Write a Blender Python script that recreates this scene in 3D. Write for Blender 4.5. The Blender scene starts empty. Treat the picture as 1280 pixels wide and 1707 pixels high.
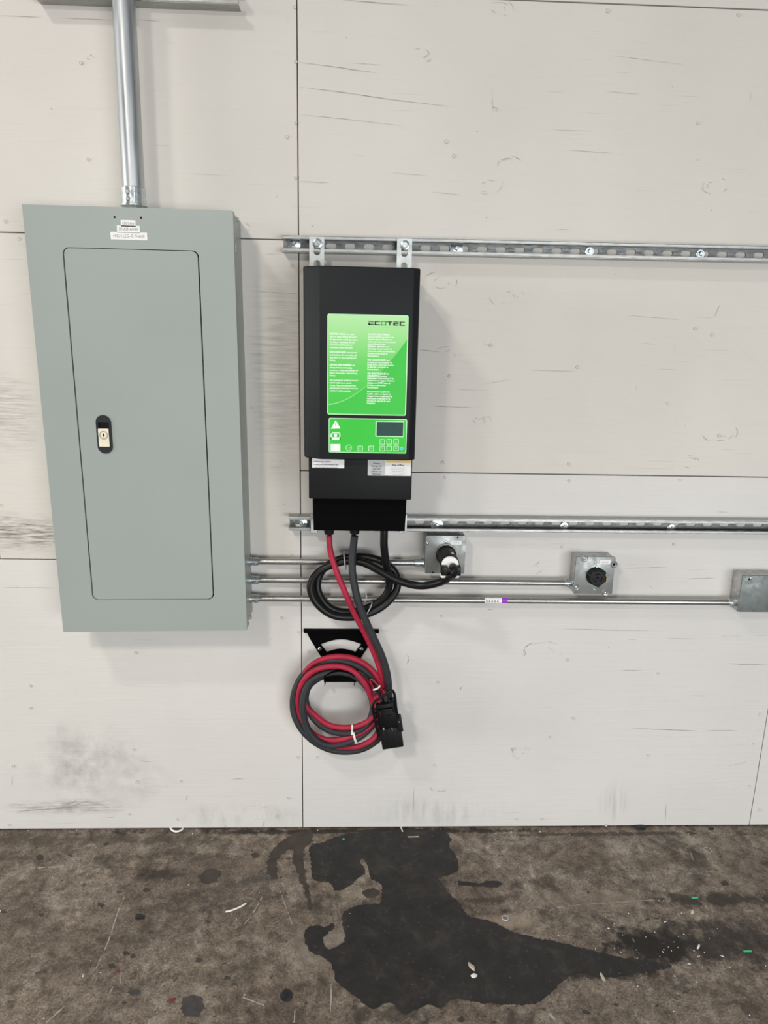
import bpy, bmesh, math, random
from mathutils import Vector, Matrix
from mathutils.geometry import tessellate_polygon
random.seed(7)
scene = bpy.context.scene
COL = scene.collection

# ---------------------------------------------------------------- camera
IMG_W, IMG_H, F_PX = 1280.0, 1707.0, 1183.0
PITCH, YAW, ROLL = 0.2398, 0.0402, 0.0213
CAM = Vector((0.0, -2.0203, 1.5663))
_cp, _sp, _cy, _sy = math.cos(PITCH), math.sin(PITCH), math.cos(YAW), math.sin(YAW)
FWD = Vector((_sy*_cp, _cy*_cp, -_sp))
_r = Vector((_cy, -_sy, 0)); _u = _r.cross(FWD)
RIGHT = _r*math.cos(ROLL) + _u*math.sin(ROLL)
UP = -_r*math.sin(ROLL) + _u*math.cos(ROLL)
cam_data = bpy.data.cameras.new('camera')
cam = bpy.data.objects.new('camera', cam_data); COL.objects.link(cam)
m3 = Matrix((RIGHT, UP, -FWD)).transposed()
cam.matrix_world = Matrix.Translation(CAM) @ m3.to_4x4()
cam_data.sensor_fit = 'VERTICAL'; cam_data.sensor_height = 36.0
cam_data.lens = 36.0*F_PX/IMG_H
cam_data.clip_start = 0.05
scene.camera = cam

# ---------------------------------------------------------------- world, lights, exposure
world = bpy.data.worlds.new('workshop_air'); scene.world = world; world.use_nodes = True
bg = world.node_tree.nodes['Background']
bg.inputs[0].default_value = (0.95, 0.97, 1.0, 1); bg.inputs[1].default_value = 0.205

def area(name, loc, target, sx, sy, power, col):
    l = bpy.data.lights.new(name, 'AREA'); l.shape = 'RECTANGLE'; l.size = sx; l.size_y = sy
    l.energy = power; l.color = col
    o = bpy.data.objects.new(name, l); COL.objects.link(o); o.location = loc
    o.rotation_euler = (Vector(target)-Vector(loc)).to_track_quat('-Z', 'Y').to_euler()
    return o
# two ceiling lamps facing straight down, an open door to the left, an added fill behind the camera
area('ceiling_lamp_light', (-1.2, -2.95, 3.0), (-1.2, -2.949, 0), 0.30, 0.45, 66, (1.0, 0.95, 0.875))
area('ceiling_lamp_light', (-2.4, -2.7, 5.0), (-2.4, -2.699, 0), 0.55, 0.35, 76, (1.0, 0.96, 0.90))
area('side_door_light', (-15.0, -4.6, 2.2), (0.0, -0.6, 1.0), 5.0, 4.5, 1000, (0.99, 0.985, 0.97))
area('low_fill_light', (2.3, -6.5, 0.95), (0.5, 0, 0.5), 4.4, 1.8, 262, (0.955, 0.98, 1.0))  # unseen low fill, added to soften shadows and brighten the lower wall
scene.view_settings.view_transform = 'Standard'
scene.view_settings.look = 'None'
scene.view_settings.gamma = 1.0
scene.view_settings.use_curve_mapping = False
scene.view_settings.exposure = 0.0

# ---------------------------------------------------------------- measuring helpers (photo pixel + distance from wall -> metres)
def _ray(u, v): return FWD + RIGHT*((u-IMG_W/2)/F_PX) - UP*((v-IMG_H/2)/F_PX)
def W(u, v, d=0.0):
    r = _ray(u, v); return CAM + r*((-d-CAM.y)/r.y)
def FL(u, v, z=0.0):
    r = _ray(u, v); return CAM + r*((z-CAM.z)/r.z)

# ---------------------------------------------------------------- materials
def nt_mat(name):
    m = bpy.data.materials.new(name); m.use_nodes = True
    return m, m.node_tree, m.node_tree.nodes['Principled BSDF']
def N(nt, t, **kw):
    n = nt.nodes.new(t)
    for k, v in kw.items(): setattr(n, k, v)
    return n
def ramp(nt, fac, stops):
    r = N(nt, 'ShaderNodeValToRGB'); e = r.color_ramp.elements
    while len(e) < len(stops): e.new(0.5)
    for i, (p, c) in enumerate(stops):
        e[i].position = p; e[i].color = (c if len(c) == 4 else (*c, 1))
    nt.links.new(fac, r.inputs[0]); return r.outputs[0]
def noise(nt, vec, scale, detail=4, rough=0.55, dist=0.0, dims='3D'):
    n = N(nt, 'ShaderNodeTexNoise'); n.inputs['Scale'].default_value = scale
    n.inputs['Detail'].default_value = detail; n.inputs['Roughness'].default_value = rough
    n.inputs['Distortion'].default_value = dist
    nt.links.new(vec, n.inputs['Vector']); return n.outputs['Fac']
def coords(nt, scale=(1, 1, 1), loc=(0, 0, 0)):
    t = N(nt, 'ShaderNodeNewGeometry')
    mp = N(nt, 'ShaderNodeMapping'); mp.inputs['Scale'].default_value = scale; mp.inputs['Location'].default_value = loc
    nt.links.new(t.outputs['Position'], mp.inputs[0]); return mp.outputs[0]
def mix(nt, fac, a, b, mode='MIX'):
    n = N(nt, 'ShaderNodeMix', data_type='RGBA', blend_type=mode)
    for s, v in ((n.inputs[0], fac), (n.inputs[6], a), (n.inputs[7], b)):
        if hasattr(v, 'links') or hasattr(v, 'is_linked'): nt.links.new(v, s)
        else: s.default_value = v if not isinstance(v, tuple) else ((*v, 1) if len(v) == 3 else v)
    return n.outputs[2]
def math_n(nt, op, a, b=None, clamp=False):
    n = N(nt, 'ShaderNodeMath', operation=op, use_clamp=clamp)
    for i, v in enumerate((a, b)):
        if v is None: continue
        if hasattr(v, 'is_linked'): nt.links.new(v, n.inputs[i])
        else: n.inputs[i].default_value = v
    return n.outputs[0]
def bump(nt, bsdf, height, strength=0.2, dist=0.002):
    b = N(nt, 'ShaderNodeBump'); b.inputs['Strength'].default_value = strength; b.inputs['Distance'].default_value = dist
    nt.links.new(height, b.inputs['Height']); nt.links.new(b.outputs[0], bsdf.inputs['Normal'])
def setp(b, rough=0.5, metal=0.0, spec=0.5):
    b.inputs['Roughness'].default_value = rough; b.inputs['Metallic'].default_value = metal
    b.inputs['Specular IOR Level'].default_value = spec

def plain(name, col, rough=0.5, metal=0.0, spec=0.5, var=0.06, scale=40, bmp=0.0):
    m, nt, b = nt_mat(name); setp(b, rough, metal, spec)
    v = coords(nt); n = noise(nt, v, scale, 3)
    lo = tuple(c*(1-var) for c in col); hi = tuple(min(1, c*(1+var)) for c in col)
    nt.links.new(ramp(nt, n, [(0.3, lo), (0.7, hi)]), b.inputs['Base Color'])
    if bmp: bump(nt, b, noise(nt, v, scale*14, 2), bmp, 0.0006)
    return m
def galvanised(name, col=(0.55, 0.56, 0.55), rough=0.36, scale=60, stretch=(1, 1, 1), var=0.16, metal=0.92):
    m, nt, b = nt_mat(name); setp(b, rough, metal)
    v = coords(nt, stretch); n = noise(nt, v, scale, 5, 0.6)
    nt.links.new(ramp(nt, n, [(0.25, tuple(c*(1-var) for c in col)), (0.75, tuple(min(1, c*(1+var)) for c in col))]), b.inputs['Base Color'])
    n2 = noise(nt, v, scale*1.7, 3)
    nt.links.new(ramp(nt, n2, [(0.3, (rough*0.75,)*3), (0.7, (rough*1.3,)*3)]), b.inputs['Roughness'])
    return m

def blob_mask(nt, cx, cy, rx, ry, ax, soft=0.5, wob=0.35, wscale=7.0, seed=0.0):
    """soft-edged stain with a ragged outline around (cx,cy) in world metres; ax = the two axes used"""
    g = N(nt, 'ShaderNodeNewGeometry'); sp = N(nt, 'ShaderNodeSeparateXYZ'); nt.links.new(g.outputs['Position'], sp.inputs[0])
    a = math_n(nt, 'DIVIDE', math_n(nt, 'SUBTRACT', sp.outputs[ax[0]], cx), rx)
    c = math_n(nt, 'DIVIDE', math_n(nt, 'SUBTRACT', sp.outputs[ax[1]], cy), ry)
    d = math_n(nt, 'SQRT', math_n(nt, 'ADD', math_n(nt, 'MULTIPLY', a, a), math_n(nt, 'MULTIPLY', c, c)))
    w = noise(nt, coords(nt, (1, 1, 1), (seed, seed*1.7, seed*.6)), wscale, 5, 0.65)
    d2 = math_n(nt, 'ADD', d, math_n(nt, 'MULTIPLY', math_n(nt, 'SUBTRACT', w, 0.5), wob*4))
    r = N(nt, 'ShaderNodeMapRange'); r.inputs['From Min'].default_value = 1.0; r.inputs['From Max'].default_value = 1.0-soft
    r.interpolation_type = 'SMOOTHSTEP'; nt.links.new(d2, r.inputs['Value']); return r.outputs[0]

def painted_plywood(name, base, grime=()):
    m, nt, b = nt_mat(name); setp(b, 0.55, 0, 0.35)
    v = coords(nt, (1.2, 1, 26)); grain = noise(nt, v, 3.2, 7, 0.62, 0.6)
    v2 = coords(nt, (0.9, 1, 60)); fine = noise(nt, v2, 4.0, 5, 0.6, 0.3)
    cloud = noise(nt, coords(nt), 2.1, 4)
    bl = tuple(c*0.955 for c in base); bh = tuple(min(1, c*1.03) for c in base)
    col = ramp(nt, cloud, [(0.3, bl), (0.7, bh)])
    col = mix(nt, math_n(nt, 'MULTIPLY', ramp_val(nt, grain, 0.60, 0.78), 0.13), col, (0.38, 0.355, 0.32))
    # roller marks of the paint, short and vertical
    roll = noise(nt, coords(nt, (60, 1, 3)), 2.2, 3)
    col = mix(nt, math_n(nt, 'MULTIPLY', ramp_val(nt, roll, 0.58, 0.75), 0.05), col, (0.5, 0.48, 0.45))
    # hairline open grain, sparse
    sparse = noise(nt, coords(nt, (1, 1, 2.2)), 2.6, 2)
    hl = noise(nt, coords(nt, (2.0, 1, 150), (3.1, 0, 0.7)), 2.0, 3, 0.5)
    hm = math_n(nt, 'MULTIPLY', ramp_val(nt, hl, 0.67, 0.70), ramp_val(nt, sparse, 0.52, 0.62))
    col = mix(nt, math_n(nt, 'MULTIPLY', hm, 0.45), col, (0.30, 0.275, 0.25))
    sp = N(nt, 'ShaderNodeTexVoronoi'); sp.inputs['Scale'].default_value = 17; nt.links.new(coords(nt, (1, 1, 1.3)), sp.inputs[0])
    spm = math_n(nt, 'MULTIPLY', ramp_val(nt, sp.outputs['Distance'], 0.055, 0.03), ramp_val(nt, noise(nt, coords(nt), 6, 2), 0.53, 0.6))
    col = mix(nt, math_n(nt, 'MULTIPLY', spm, 0.55), col, (0.25, 0.235, 0.21))
    for (cx, cz, rx, rz, amt, stretch, seed) in grime:
        k = blob_mask(nt, cx, cz, rx, rz, (0, 2), 0.85, 0.3, 5.0, seed)
        st = noise(nt, coords(nt, stretch, (seed, 0, seed)), 5.0, 6, 0.65)
        k = math_n(nt, 'MULTIPLY', k, math_n(nt, 'MULTIPLY', ramp_val(nt, st, 0.42, 0.68), amt))
        col = mix(nt, k, col, (0.17, 0.155, 0.135))
    nt.links.new(col, b.inputs['Base Color'])
    h = math_n(nt, 'ADD', math_n(nt, 'MULTIPLY', grain, 0.8), math_n(nt, 'MULTIPLY', fine, 0.35))
    h = math_n(nt, 'ADD', h, math_n(nt, 'MULTIPLY', hm, -0.6))
    h = math_n(nt, 'ADD', h, math_n(nt, 'MULTIPLY', noise(nt, coords(nt), 150, 2), 0.12))
    bump(nt, b, h, 0.28, 0.003)
    return m
def ramp_val(nt, fac, a, b_):
    r = N(nt, 'ShaderNodeMapRange'); r.inputs['From Min'].default_value = a; r.inputs['From Max'].default_value = b_
    nt.links.new(fac, r.inputs['Value']); return r.outputs[0]

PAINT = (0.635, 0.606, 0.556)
M_PLY = painted_plywood('painted_plywood', PAINT)
M_PLY_LOW = painted_plywood('painted_plywood_scuffed_lit', (0.665, 0.648, 0.612), grime=(  # base lifted to stand in for the brighter light low on the wall
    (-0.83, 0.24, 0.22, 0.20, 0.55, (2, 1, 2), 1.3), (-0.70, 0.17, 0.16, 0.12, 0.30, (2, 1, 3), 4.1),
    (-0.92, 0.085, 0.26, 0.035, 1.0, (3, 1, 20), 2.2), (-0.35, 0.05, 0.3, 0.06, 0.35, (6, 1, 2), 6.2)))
M_PLY_WORN = painted_plywood('painted_plywood_worn', PAINT, grime=(
    (-0.98, 1.0, 0.22, 0.075, 1.25, (3, 1, 34), 3.3), (-0.98, 1.35, 0.12, 0.16, 0.55, (2.4, 1, 36), 5.3),
    (-0.22, 1.45, 0.14, 0.4, 0.45, (2, 1, 30), 8.4)))
M_PLY_R = painted_plywood('painted_plywood_low_right_lit', (0.655, 0.638, 0.610), grime=(  # paler base here too, painting in the stronger light near the floor
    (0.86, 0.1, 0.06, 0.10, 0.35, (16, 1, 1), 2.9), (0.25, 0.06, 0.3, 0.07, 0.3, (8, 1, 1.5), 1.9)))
M_GAP = plain('dark_gap', (0.02, 0.018, 0.016), 0.9)
M_CRACK = plain('bare_crack', (0.30, 0.28, 0.255), 0.9, var=0.3, scale=30)
M_SCUFF = plain('pale_scuff', (0.42, 0.395, 0.36), 0.8, var=0.2, scale=30)
M_NAIL = plain('painted_nail', (0.56, 0.535, 0.495), 0.6)

def concrete():
    m, nt, b = nt_mat('stained_concrete'); setp(b, 0.62, 0, 0.4)
    v = coords(nt)
    n1 = noise(nt, v, 3.0, 8, 0.62, 0.5); n2 = noise(nt, v, 26, 9, 0.74, 0.4); n3 = noise(nt, v, 190, 5, 0.7)
    col = ramp(nt, n1, [(0.25, (0.120, 0.098, 0.081)), (0.48, (0.205, 0.175, 0.147)), (0.75, (0.29, 0.26, 0.225))])
    col = mix(nt, 0.9, col, ramp(nt, n2, [(0.30, (0.30, 0.28, 0.27)), (0.46, (0.72, 0.70, 0.69)), (0.58, (1.0, 1.0, 1.0)), (0.74, (1.6, 1.6, 1.58))]), 'MULTIPLY')
    col = mix(nt, 0.8, col, ramp(nt, n3, [(0.32, (0.45, 0.44, 0.43)), (0.68, (1.45, 1.45, 1.45))]), 'MULTIPLY')
    mot = noise(nt, coords(nt, (1, 1, 1), (2, 7, 0)), 6.5, 12, 0.74, 0.35)
    col = mix(nt, math_n(nt, 'MULTIPLY', ramp_val(nt, mot, 0.52, 0.62), 0.72), col, (0.062, 0.050, 0.042))
    pal = noise(nt, coords(nt, (1, 0.8, 1), (9, 4, 0)), 9, 12, 0.78, 0.25)
    col = mix(nt, math_n(nt, 'MULTIPLY', ramp_val(nt, pal, 0.55, 0.66), 0.6), col, (0.33, 0.30, 0.265))
    sp = noise(nt, coords(nt, (1, 1, 1), (5, 2, 0)), 44, 6, 0.65)
    col = mix(nt, math_n(nt, 'MULTIPLY', ramp_val(nt, sp, 0.62, 0.67), 0.75), col, (0.045, 0.037, 0.031))
    dk = (0.030, 0.025, 0.022)
    for (u, w, rx, ry, amt, c, seed) in (
        (1085, 1580, 0.15, 0.075, 1.0, dk, 1.1), (1200, 1500, 0.26, 0.035, 0.75, dk, 2.6), (1010, 1620, 0.20, 0.035, 0.8, dk, 9.1),
        (1190, 1570, 0.26, 0.09, 0.75, dk, 3.4), (270, 1455, 0.09, 0.035, 0.8, (0.04, 0.03, 0.024), 5.5), (350, 1462, 0.04, 0.02, 0.75, dk, 6.6),
        (440, 1465, 0.09, 0.03, 0.5, (0.07, 0.068, 0.072), 7.2), (560, 1386, 0.9, 0.016, 0.85, (0.035, 0.026, 0.02), 8.3),
        (800, 1500, 0.10, 0.022, 0.7, (0.06, 0.042, 0.03), 4.4), (1000, 1390, 0.5, 0.012, 0.6, (0.04, 0.033, 0.028), 5.9),
        (1030, 1440, 0.3, 0.05, 0.35, (0.09, 0.065, 0.045), 3.9), (120, 1400, 0.5, 0.03, 0.5, (0.06, 0.048, 0.038), 1.7),
        (660, 1690, 0.16, 0.04, 0.6, dk, 2.1)):
        p = FL(u, w)
        k = blob_mask(nt, p.x, p.y, rx, ry, (0, 1), 0.7, 0.75, 20, seed)
        col = mix(nt, math_n(nt, 'MULTIPLY', k, amt), col, c)
    for (u, w, rx, ry, amt, c, seed) in ((700, 1545, 0.01, 0.01, 0, dk, 1), (540, 1580, 0.16, 0.10, 0.35, (0.30, 0.27, 0.235), 2.7),
        (850, 1535, 0.12, 0.03, 0.5, (0.30, 0.25, 0.20), 3.8), (590, 1490, 0.06, 0.02, 0.5, (0.27, 0.23, 0.19), 6.1), (980, 1500, 0.26, 0.05, 0.35, (0.25, 0.21, 0.17), 7.7)):
        if not amt: continue
        p = FL(u, w)
        k = blob_mask(nt, p.x, p.y, rx, ry, (0, 1), 0.8, 0.4, 12, seed)
        col = mix(nt, math_n(nt, 'MULTIPLY', k, amt), col, c)
    # pale drag scratches
    sc = noise(nt, coords(nt, (9, 1.1, 1), (1, 3, 0)), 6.5, 2, 0.5, 1.2)
    sm = math_n(nt, 'MULTIPLY', ramp_val(nt, sc, 0.735, 0.76), ramp_val(nt, n1, 0.45, 0.6))
    col = mix(nt, math_n(nt, 'MULTIPLY', sm, 0.55), col, (0.36, 0.33, 0.29))
    gm = N(nt, 'ShaderNodeGamma'); gm.inputs[1].default_value = 1.4; nt.links.new(col, gm.inputs[0])
    col = mix(nt, 1.0, gm.outputs[0], (2.10, 2.14, 2.16), 'MULTIPLY')
    nt.links.new(col, b.inputs['Base Color'])
    bump(nt, b, math_n(nt, 'ADD', n2, math_n(nt, 'MULTIPLY', n3, 0.6)), 0.25, 0.003)
    nt.links.new(ramp(nt, n1, [(0.3, (0.5,)*3), (0.7, (0.75,)*3)]), b.inputs['Roughness'])
    return m
M_FLOOR = concrete()
def tar():
    m, nt, b = nt_mat('black_floor_sealer'); setp(b, 0.6, 0, 0.35)
    v = coords(nt); n = noise(nt, v, 14, 8, 0.7, 0.4); n2 = noise(nt, v, 70, 5, 0.65)
    col = ramp(nt, n, [(0.3, (0.014, 0.013, 0.0125)), (0.55, (0.026, 0.024, 0.023)), (0.72, (0.056, 0.050, 0.045))])
    edge = noise(nt, coords(nt, (1, 1, 1), (4, 1, 0)), 5, 8, 0.7, 0.5)
    col = mix(nt, math_n(nt, 'MULTIPLY', ramp_val(nt, edge, 0.56, 0.64), 0.5), col, (0.050, 0.042, 0.035))
    col = mix(nt, math_n(nt, 'MULTIPLY', ramp_val(nt, n2, 0.60, 0.72), 0.5), col, (0.12, 0.105, 0.09))
    nt.links.new(col, b.inputs['Base Color'])
    bump(nt, b, math_n(nt, 'ADD', n, math_n(nt, 'MULTIPLY', n2, 0.5)), 0.35, 0.003)
    return m
M_TAR = tar()
M_STAIN = plain('brown_stain', (0.045, 0.034, 0.027), 0.6, var=0.4, scale=25)
M_STAIN2 = plain('grey_stain', (0.05, 0.046, 0.046), 0.6, var=0.3, scale=40)
M_PANEL = plain('grey_enamel', (0.315, 0.352, 0.330), 0.38, 0, 0.5, 0.025, 3, 0.02)
M_STRUT = galvanised('galvanised_strut', (0.38, 0.385, 0.37), 0.42, 30, (1, 4, 4))
M_WEB_SHADED = galvanised('strut_web_shaded', (0.17, 0.175, 0.172), 0.5, 30, (1, 4, 4), 0.22)  # same steel as the channel, darkened to paint in the shade inside it
M_EMT = galvanised('galvanised_conduit', (0.43, 0.43, 0.415), 0.30, 20, (0.6, 5, 5), 0.14)
M_PIPE = galvanised('galvanised_pipe', (0.47, 0.49, 0.50), 0.40, 9, (6, 6, 0.5), 0.13)
M_ZINC = galvanised('bright_zinc', (0.58, 0.635, 0.64), 0.27, 60)
M_BOX = galvanised('galvanised_box', (0.47, 0.48, 0.475), 0.42, 22)
M_PLATE = galvanised('dull_cover_plate', (0.29, 0.305, 0.30), 0.5, 24, metal=0.75)
M_PLATE3 = galvanised('dark_cover_plate', (0.20, 0.225, 0.22), 0.55, 30, metal=0.55, var=0.2)
M_STEEL = galvanised('bracket_steel', (0.47, 0.495, 0.48), 0.45, 26)
M_BLK = plain('charcoal_powder_coat', (0.0090, 0.0102, 0.0116), 0.52, 0, 0.22, 0.05, 6, 0.10)
M_BLK2 = plain('black_sheet_metal', (0.0075, 0.0083, 0.0090), 0.55, 0, 0.22, 0.08, 8, 0.10)
M_BLK3 = plain('matt_black_plate', (0.0018, 0.0018, 0.0020), 0.75, 0, 0.05, 0.1, 8)
M_RUB = plain('black_rubber', (0.0045, 0.0047, 0.0052), 0.42, 0, 0.32, 0.1, 30)
M_GREYRUB = plain('grey_rubber', (0.024, 0.0265, 0.030), 0.6, 0, 0.4, 0.22, 18, 0.1)
M_RED = plain('red_rubber', (0.36, 0.012, 0.040), 0.55, 0, 0.4, 0.18, 30, 0.1)
M_REDTHIN = plain('red_wire', (0.5, 0.02, 0.02), 0.4)
M_PLAST = plain('black_plastic', (0.0035, 0.0037, 0.0042), 0.42, 0, 0.28, 0.1, 20)
M_SHROUD = plain('satin_black_plastic', (0.008, 0.0085, 0.009), 0.4, 0, 0.3, 0.1, 20)
M_WHITE = plain('white_plastic', (0.82, 0.81, 0.78), 0.4, 0, 0.5, 0.03, 30)
M_TIE = plain('grey_tie', (0.42, 0.44, 0.46), 0.4)
M_PAPER = plain('white_label', (0.80, 0.80, 0.78), 0.5, 0, 0.4, 0.02, 30)
M_PAPERG = plain('grey_label', (0.50, 0.51, 0.52), 0.5, 0, 0.4, 0.02, 30)
M_AMBER = plain('amber_print', (0.70, 0.52, 0.20), 0.5)
M_INK = plain('dark_ink', (0.06, 0.06, 0.065), 0.6)
M_INKG = plain('grey_ink', (0.24, 0.24, 0.25), 0.6)
M_INKB = plain('black_ink', (0.008, 0.012, 0.010), 0.5)
M_CREAM = plain('cream_lock', (0.78, 0.72, 0.58), 0.3)
M_BRASS = plain('dull_metal_ring', (0.30, 0.26, 0.19), 0.35, 0.6)
M_SLOT = plain('latch_black', (0.012, 0.014, 0.017), 0.45)
M_DEEP = plain('deep_black', (0.002, 0.002, 0.003), 0.7, 0, 0.2)
M_LGREEN = plain('pale_green_print', (0.42, 0.80, 0.42), 0.42)
M_LMINT = plain('mint_print', (0.24, 0.70, 0.24), 0.42)
M_GREEN = plain('green_overlay', (0.038, 0.53, 0.045), 0.45, 0, 0.25, 0.02, 10)
M_WGREEN = plain('white_print', (0.86, 0.95, 0.86), 0.42)
M_BLUE = plain('blue_lamp', (0.0, 0.30, 0.75), 0.3)
M_CYAN = plain('cyan_ring', (0.10, 0.68, 0.85), 0.3)
M_PURPLE = plain('purple_mark', (0.30, 0.03, 0.55), 0.5)
M_LCD = plain('lcd_glass', (0.030, 0.072, 0.070), 0.5, 0, 0.15, 0.08, 30)
M_LCDTXT = plain('lcd_print', (0.012, 0.03, 0.03), 0.4)
M_TAN = plain('tan_tab', (0.45, 0.36, 0.18), 0.5)
M_GREENBIT = plain('green_plastic', (0.03, 0.38, 0.17), 0.5)
M_WOOD = plain('wood_chip', (0.55, 0.46, 0.36), 0.7, var=0.3)
M_RINGD = plain('dull_washer', (0.42, 0.42, 0.41), 0.4, 0.3)
M_NAVY = plain('dark_lump', (0.010, 0.011, 0.016), 0.5)
M_REDBIT = plain('red_flake', (0.17, 0.02, 0.018), 0.6)

# ---------------------------------------------------------------- mesh helpers
def obj(name, bm, mat, parent=None, smooth=False, mats=None):
    root = parent
    while root is not None and root.parent is not None: root = root.parent
    off = root.location if root is not None else Vector((0, 0, 0))
    bmesh.ops.recalc_face_normals(bm, faces=bm.faces[:])
    bmesh.ops.translate(bm, verts=bm.verts[:], vec=-off)
    me = bpy.data.meshes.new(name); bm.to_mesh(me); bm.free()
    for mm in (mats or [mat]): me.materials.append(mm)
    if smooth:
        for p in me.polygons: p.use_smooth = True
        try: me.set_sharp_from_angle(angle=math.radians(40))
        except Exception: pass
    o = bpy.data.objects.new(name, me); COL.objects.link(o)
    if parent is not None: o.parent = parent
    return o
def tag(o, label, cat, group=None, kind=None):
    o['label'] = label
    if cat: o['category'] = cat
    if group: o['group'] = group
    if kind: o['kind'] = kind
    return o
def thing(name, loc, label, cat, group=None):
    o = bpy.data.objects.new(name, None); COL.objects.link(o); o.location = Vector(loc); o.empty_display_size = 0.05
    return tag(o, label, cat, group)
def BM(): return bmesh.new()
def box(bm, x0, x1, y0, y1, z0, z1, bev=0.0, seg=2):
    vs = [bm.verts.new((x, y, z)) for x in (x0, x1) for y in (y0, y1) for z in (z0, z1)]
    fs = [bm.faces.new([vs[i] for i in f]) for f in ((0, 1, 3, 2), (4, 6, 7, 5), (0, 4, 5, 1), (2, 3, 7, 6), (0, 2, 6, 4), (1, 5, 7, 3))]
    if bev:
        es = list({e for f in fs for e in f.edges})
        bmesh.ops.bevel(bm, geom=es, offset=bev, segments=seg, affect='EDGES', profile=0.5)
    return bm
def rrect(x0, x1, z0, z1, r, n=6):
    pts = []
    for (cx, cz, a0) in ((x1-r, z1-r, 0), (x0+r, z1-r, 90), (x0+r, z0+r, 180), (x1-r, z0+r, 270)):
        for i in range(n+1):
            a = math.radians(a0+90*i/n); pts.append((cx+r*math.cos(a), cz+r*math.sin(a)))
    return pts
def circle(cx, cz, r, n=24, a0=0): return [(cx+r*math.cos(a0+2*math.pi*i/n), cz+r*math.sin(a0+2*math.pi*i/n)) for i in range(n)]
def prism(bm, pts, y0, y1, bev=0.0, cap_back=True, f=None):
    """outline in x,z extruded from y0 (wall side) to y1 (room side)"""
    g = f or (lambda x, z, y: (x, y, z))
    A = [bm.verts.new(g(x, z, y1)) for x, z in pts]
    B = [bm.verts.new(g(x, z, y0)) for x, z in pts]
    fa = bm.faces.new(A); n = len(pts)
    if cap_back: bm.faces.new(B[::-1])
    for i in range(n): bm.faces.new((A[i], B[i], B[(i+1) % n], A[(i+1) % n]))
    if bev: bmesh.ops.bevel(bm, geom=list(fa.edges), offset=bev, segments=2, affect='EDGES', profile=0.5)
    return bm
def ring_prism(bm, outer, inner, y0, y1, f=None):
    g = f or (lambda x, z, y: (x, y, z)); n = len(outer)
    L = [[bm.verts.new(g(x, z, y)) for x, z in P] for P, y in ((outer, y1), (inner, y1), (inner, y0), (outer, y0))]
    for k in range(4):
        a, b_ = L[k], L[(k+1) % 4]
        for i in range(n): bm.faces.new((a[i], a[(i+1) % n], b_[(i+1) % n], b_[i]))
    return bm
def catmull(P, step=0.006, closed=False):
    P = [Vector(p) for p in P]; out = []; n = len(P)
    segs = n if closed else n-1
    for i in range(segs):
        if closed: p0, p1, p2, p3 = P[(i-1) % n], P[i], P[(i+1) % n], P[(i+2) % n]
        else: p0, p1, p2, p3 = P[max(i-1, 0)], P[i], P[i+1], P[min(i+2, n-1)]
        k = max(2, int((p2-p1).length/step))
        for j in range(k):
            t = j/k
            out.append(0.5*((2*p1)+(p2-p0)*t+(2*p0-5*p1+4*p2-p3)*t*t+(3*p1-p0-3*p2+p3)*t**3))
    if not closed: out.append(P[-1])
    return out
def tube(bm, path, r, n=12, closed=False, caps=True):
    P = [Vector(p) for p in path]; m = len(P)
    def tan(i):
        if closed: return (P[(i+1) % m]-P[(i-1) % m]).normalized()
        return (P[min(i+1, m-1)]-P[max(i-1, 0)]).normalized()
    t = tan(0); nrm = t.orthogonal().normalized(); rings = []
    for i in range(m):
        t2 = tan(i); q = t.rotation_difference(t2); nrm = (q @ nrm); nrm = (nrm-t2*nrm.dot(t2)).normalized(); t = t2
        b_ = t.cross(nrm); rr = r(i/(m-1)) if callable(r) else r
        rings.append([bm.verts.new(P[i]+(nrm*math.cos(2*math.pi*k/n)+b_*math.sin(2*math.pi*k/n))*rr) for k in range(n)])
    for i in range(m if closed else m-1):
        a, c = rings[i], rings[(i+1) % m]
        for k in range(n): bm.faces.new((a[k], a[(k+1) % n], c[(k+1) % n], c[k]))
    if caps and not closed: bm.faces.new(rings[0][::-1]); bm.faces.new(rings[-1])
    return bm
def lathe(bm, origin, axis, prof, n=24, ref=None):
    """prof = list of (distance along axis, radius)"""
    o = Vector(origin); ax = Vector(axis).normalized(); e1 = (Vector(ref) if ref else ax.orthogonal()).normalized(); e2 = ax.cross(e1)
    rings = [[bm.verts.new(o+ax*h+(e1*math.cos(2*math.pi*k/n)+e2*math.sin(2*math.pi*k/n))*max(r, 1e-5)) for k in range(n)] for h, r in prof]
    for a, c in zip(rings, rings[1:]):
        for k in range(n): bm.faces.new((a[k], a[(k+1) % n], c[(k+1) % n], c[k]))
    bm.faces.new(rings[0][::-1]); bm.faces.new(rings[-1]); return bm
FRONT = Vector((0, -1, 0))

_text_cache = {}
def text_bm(bm, s, x, z, y, size, align='LEFT', wscale=1.0, bold=0.0):
    """flat lettering facing the room, baseline at z"""
    c = bpy.data.curves.new('lettering', 'FONT'); c.body = s; c.size = size; c.align_x = align; c.resolution_u = 2
    c.offset = bold*size
    o = bpy.data.objects.new('lettering', c)
    me = bpy.data.meshes.new_from_object(o)
    vs = [bm.verts.new((x+v.co.x*wscale, y, z+v.co.y)) for v in me.vertices]
    for p in me.polygons:
        try: bm.faces.new([vs[i] for i in p.vertices])
        except ValueError: pass
    w = max((v.co.x for v in me.vertices), default=0)*wscale
    bpy.data.objects.remove(o); bpy.data.curves.remove(c); bpy.data.meshes.remove(me)
    return w

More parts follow.
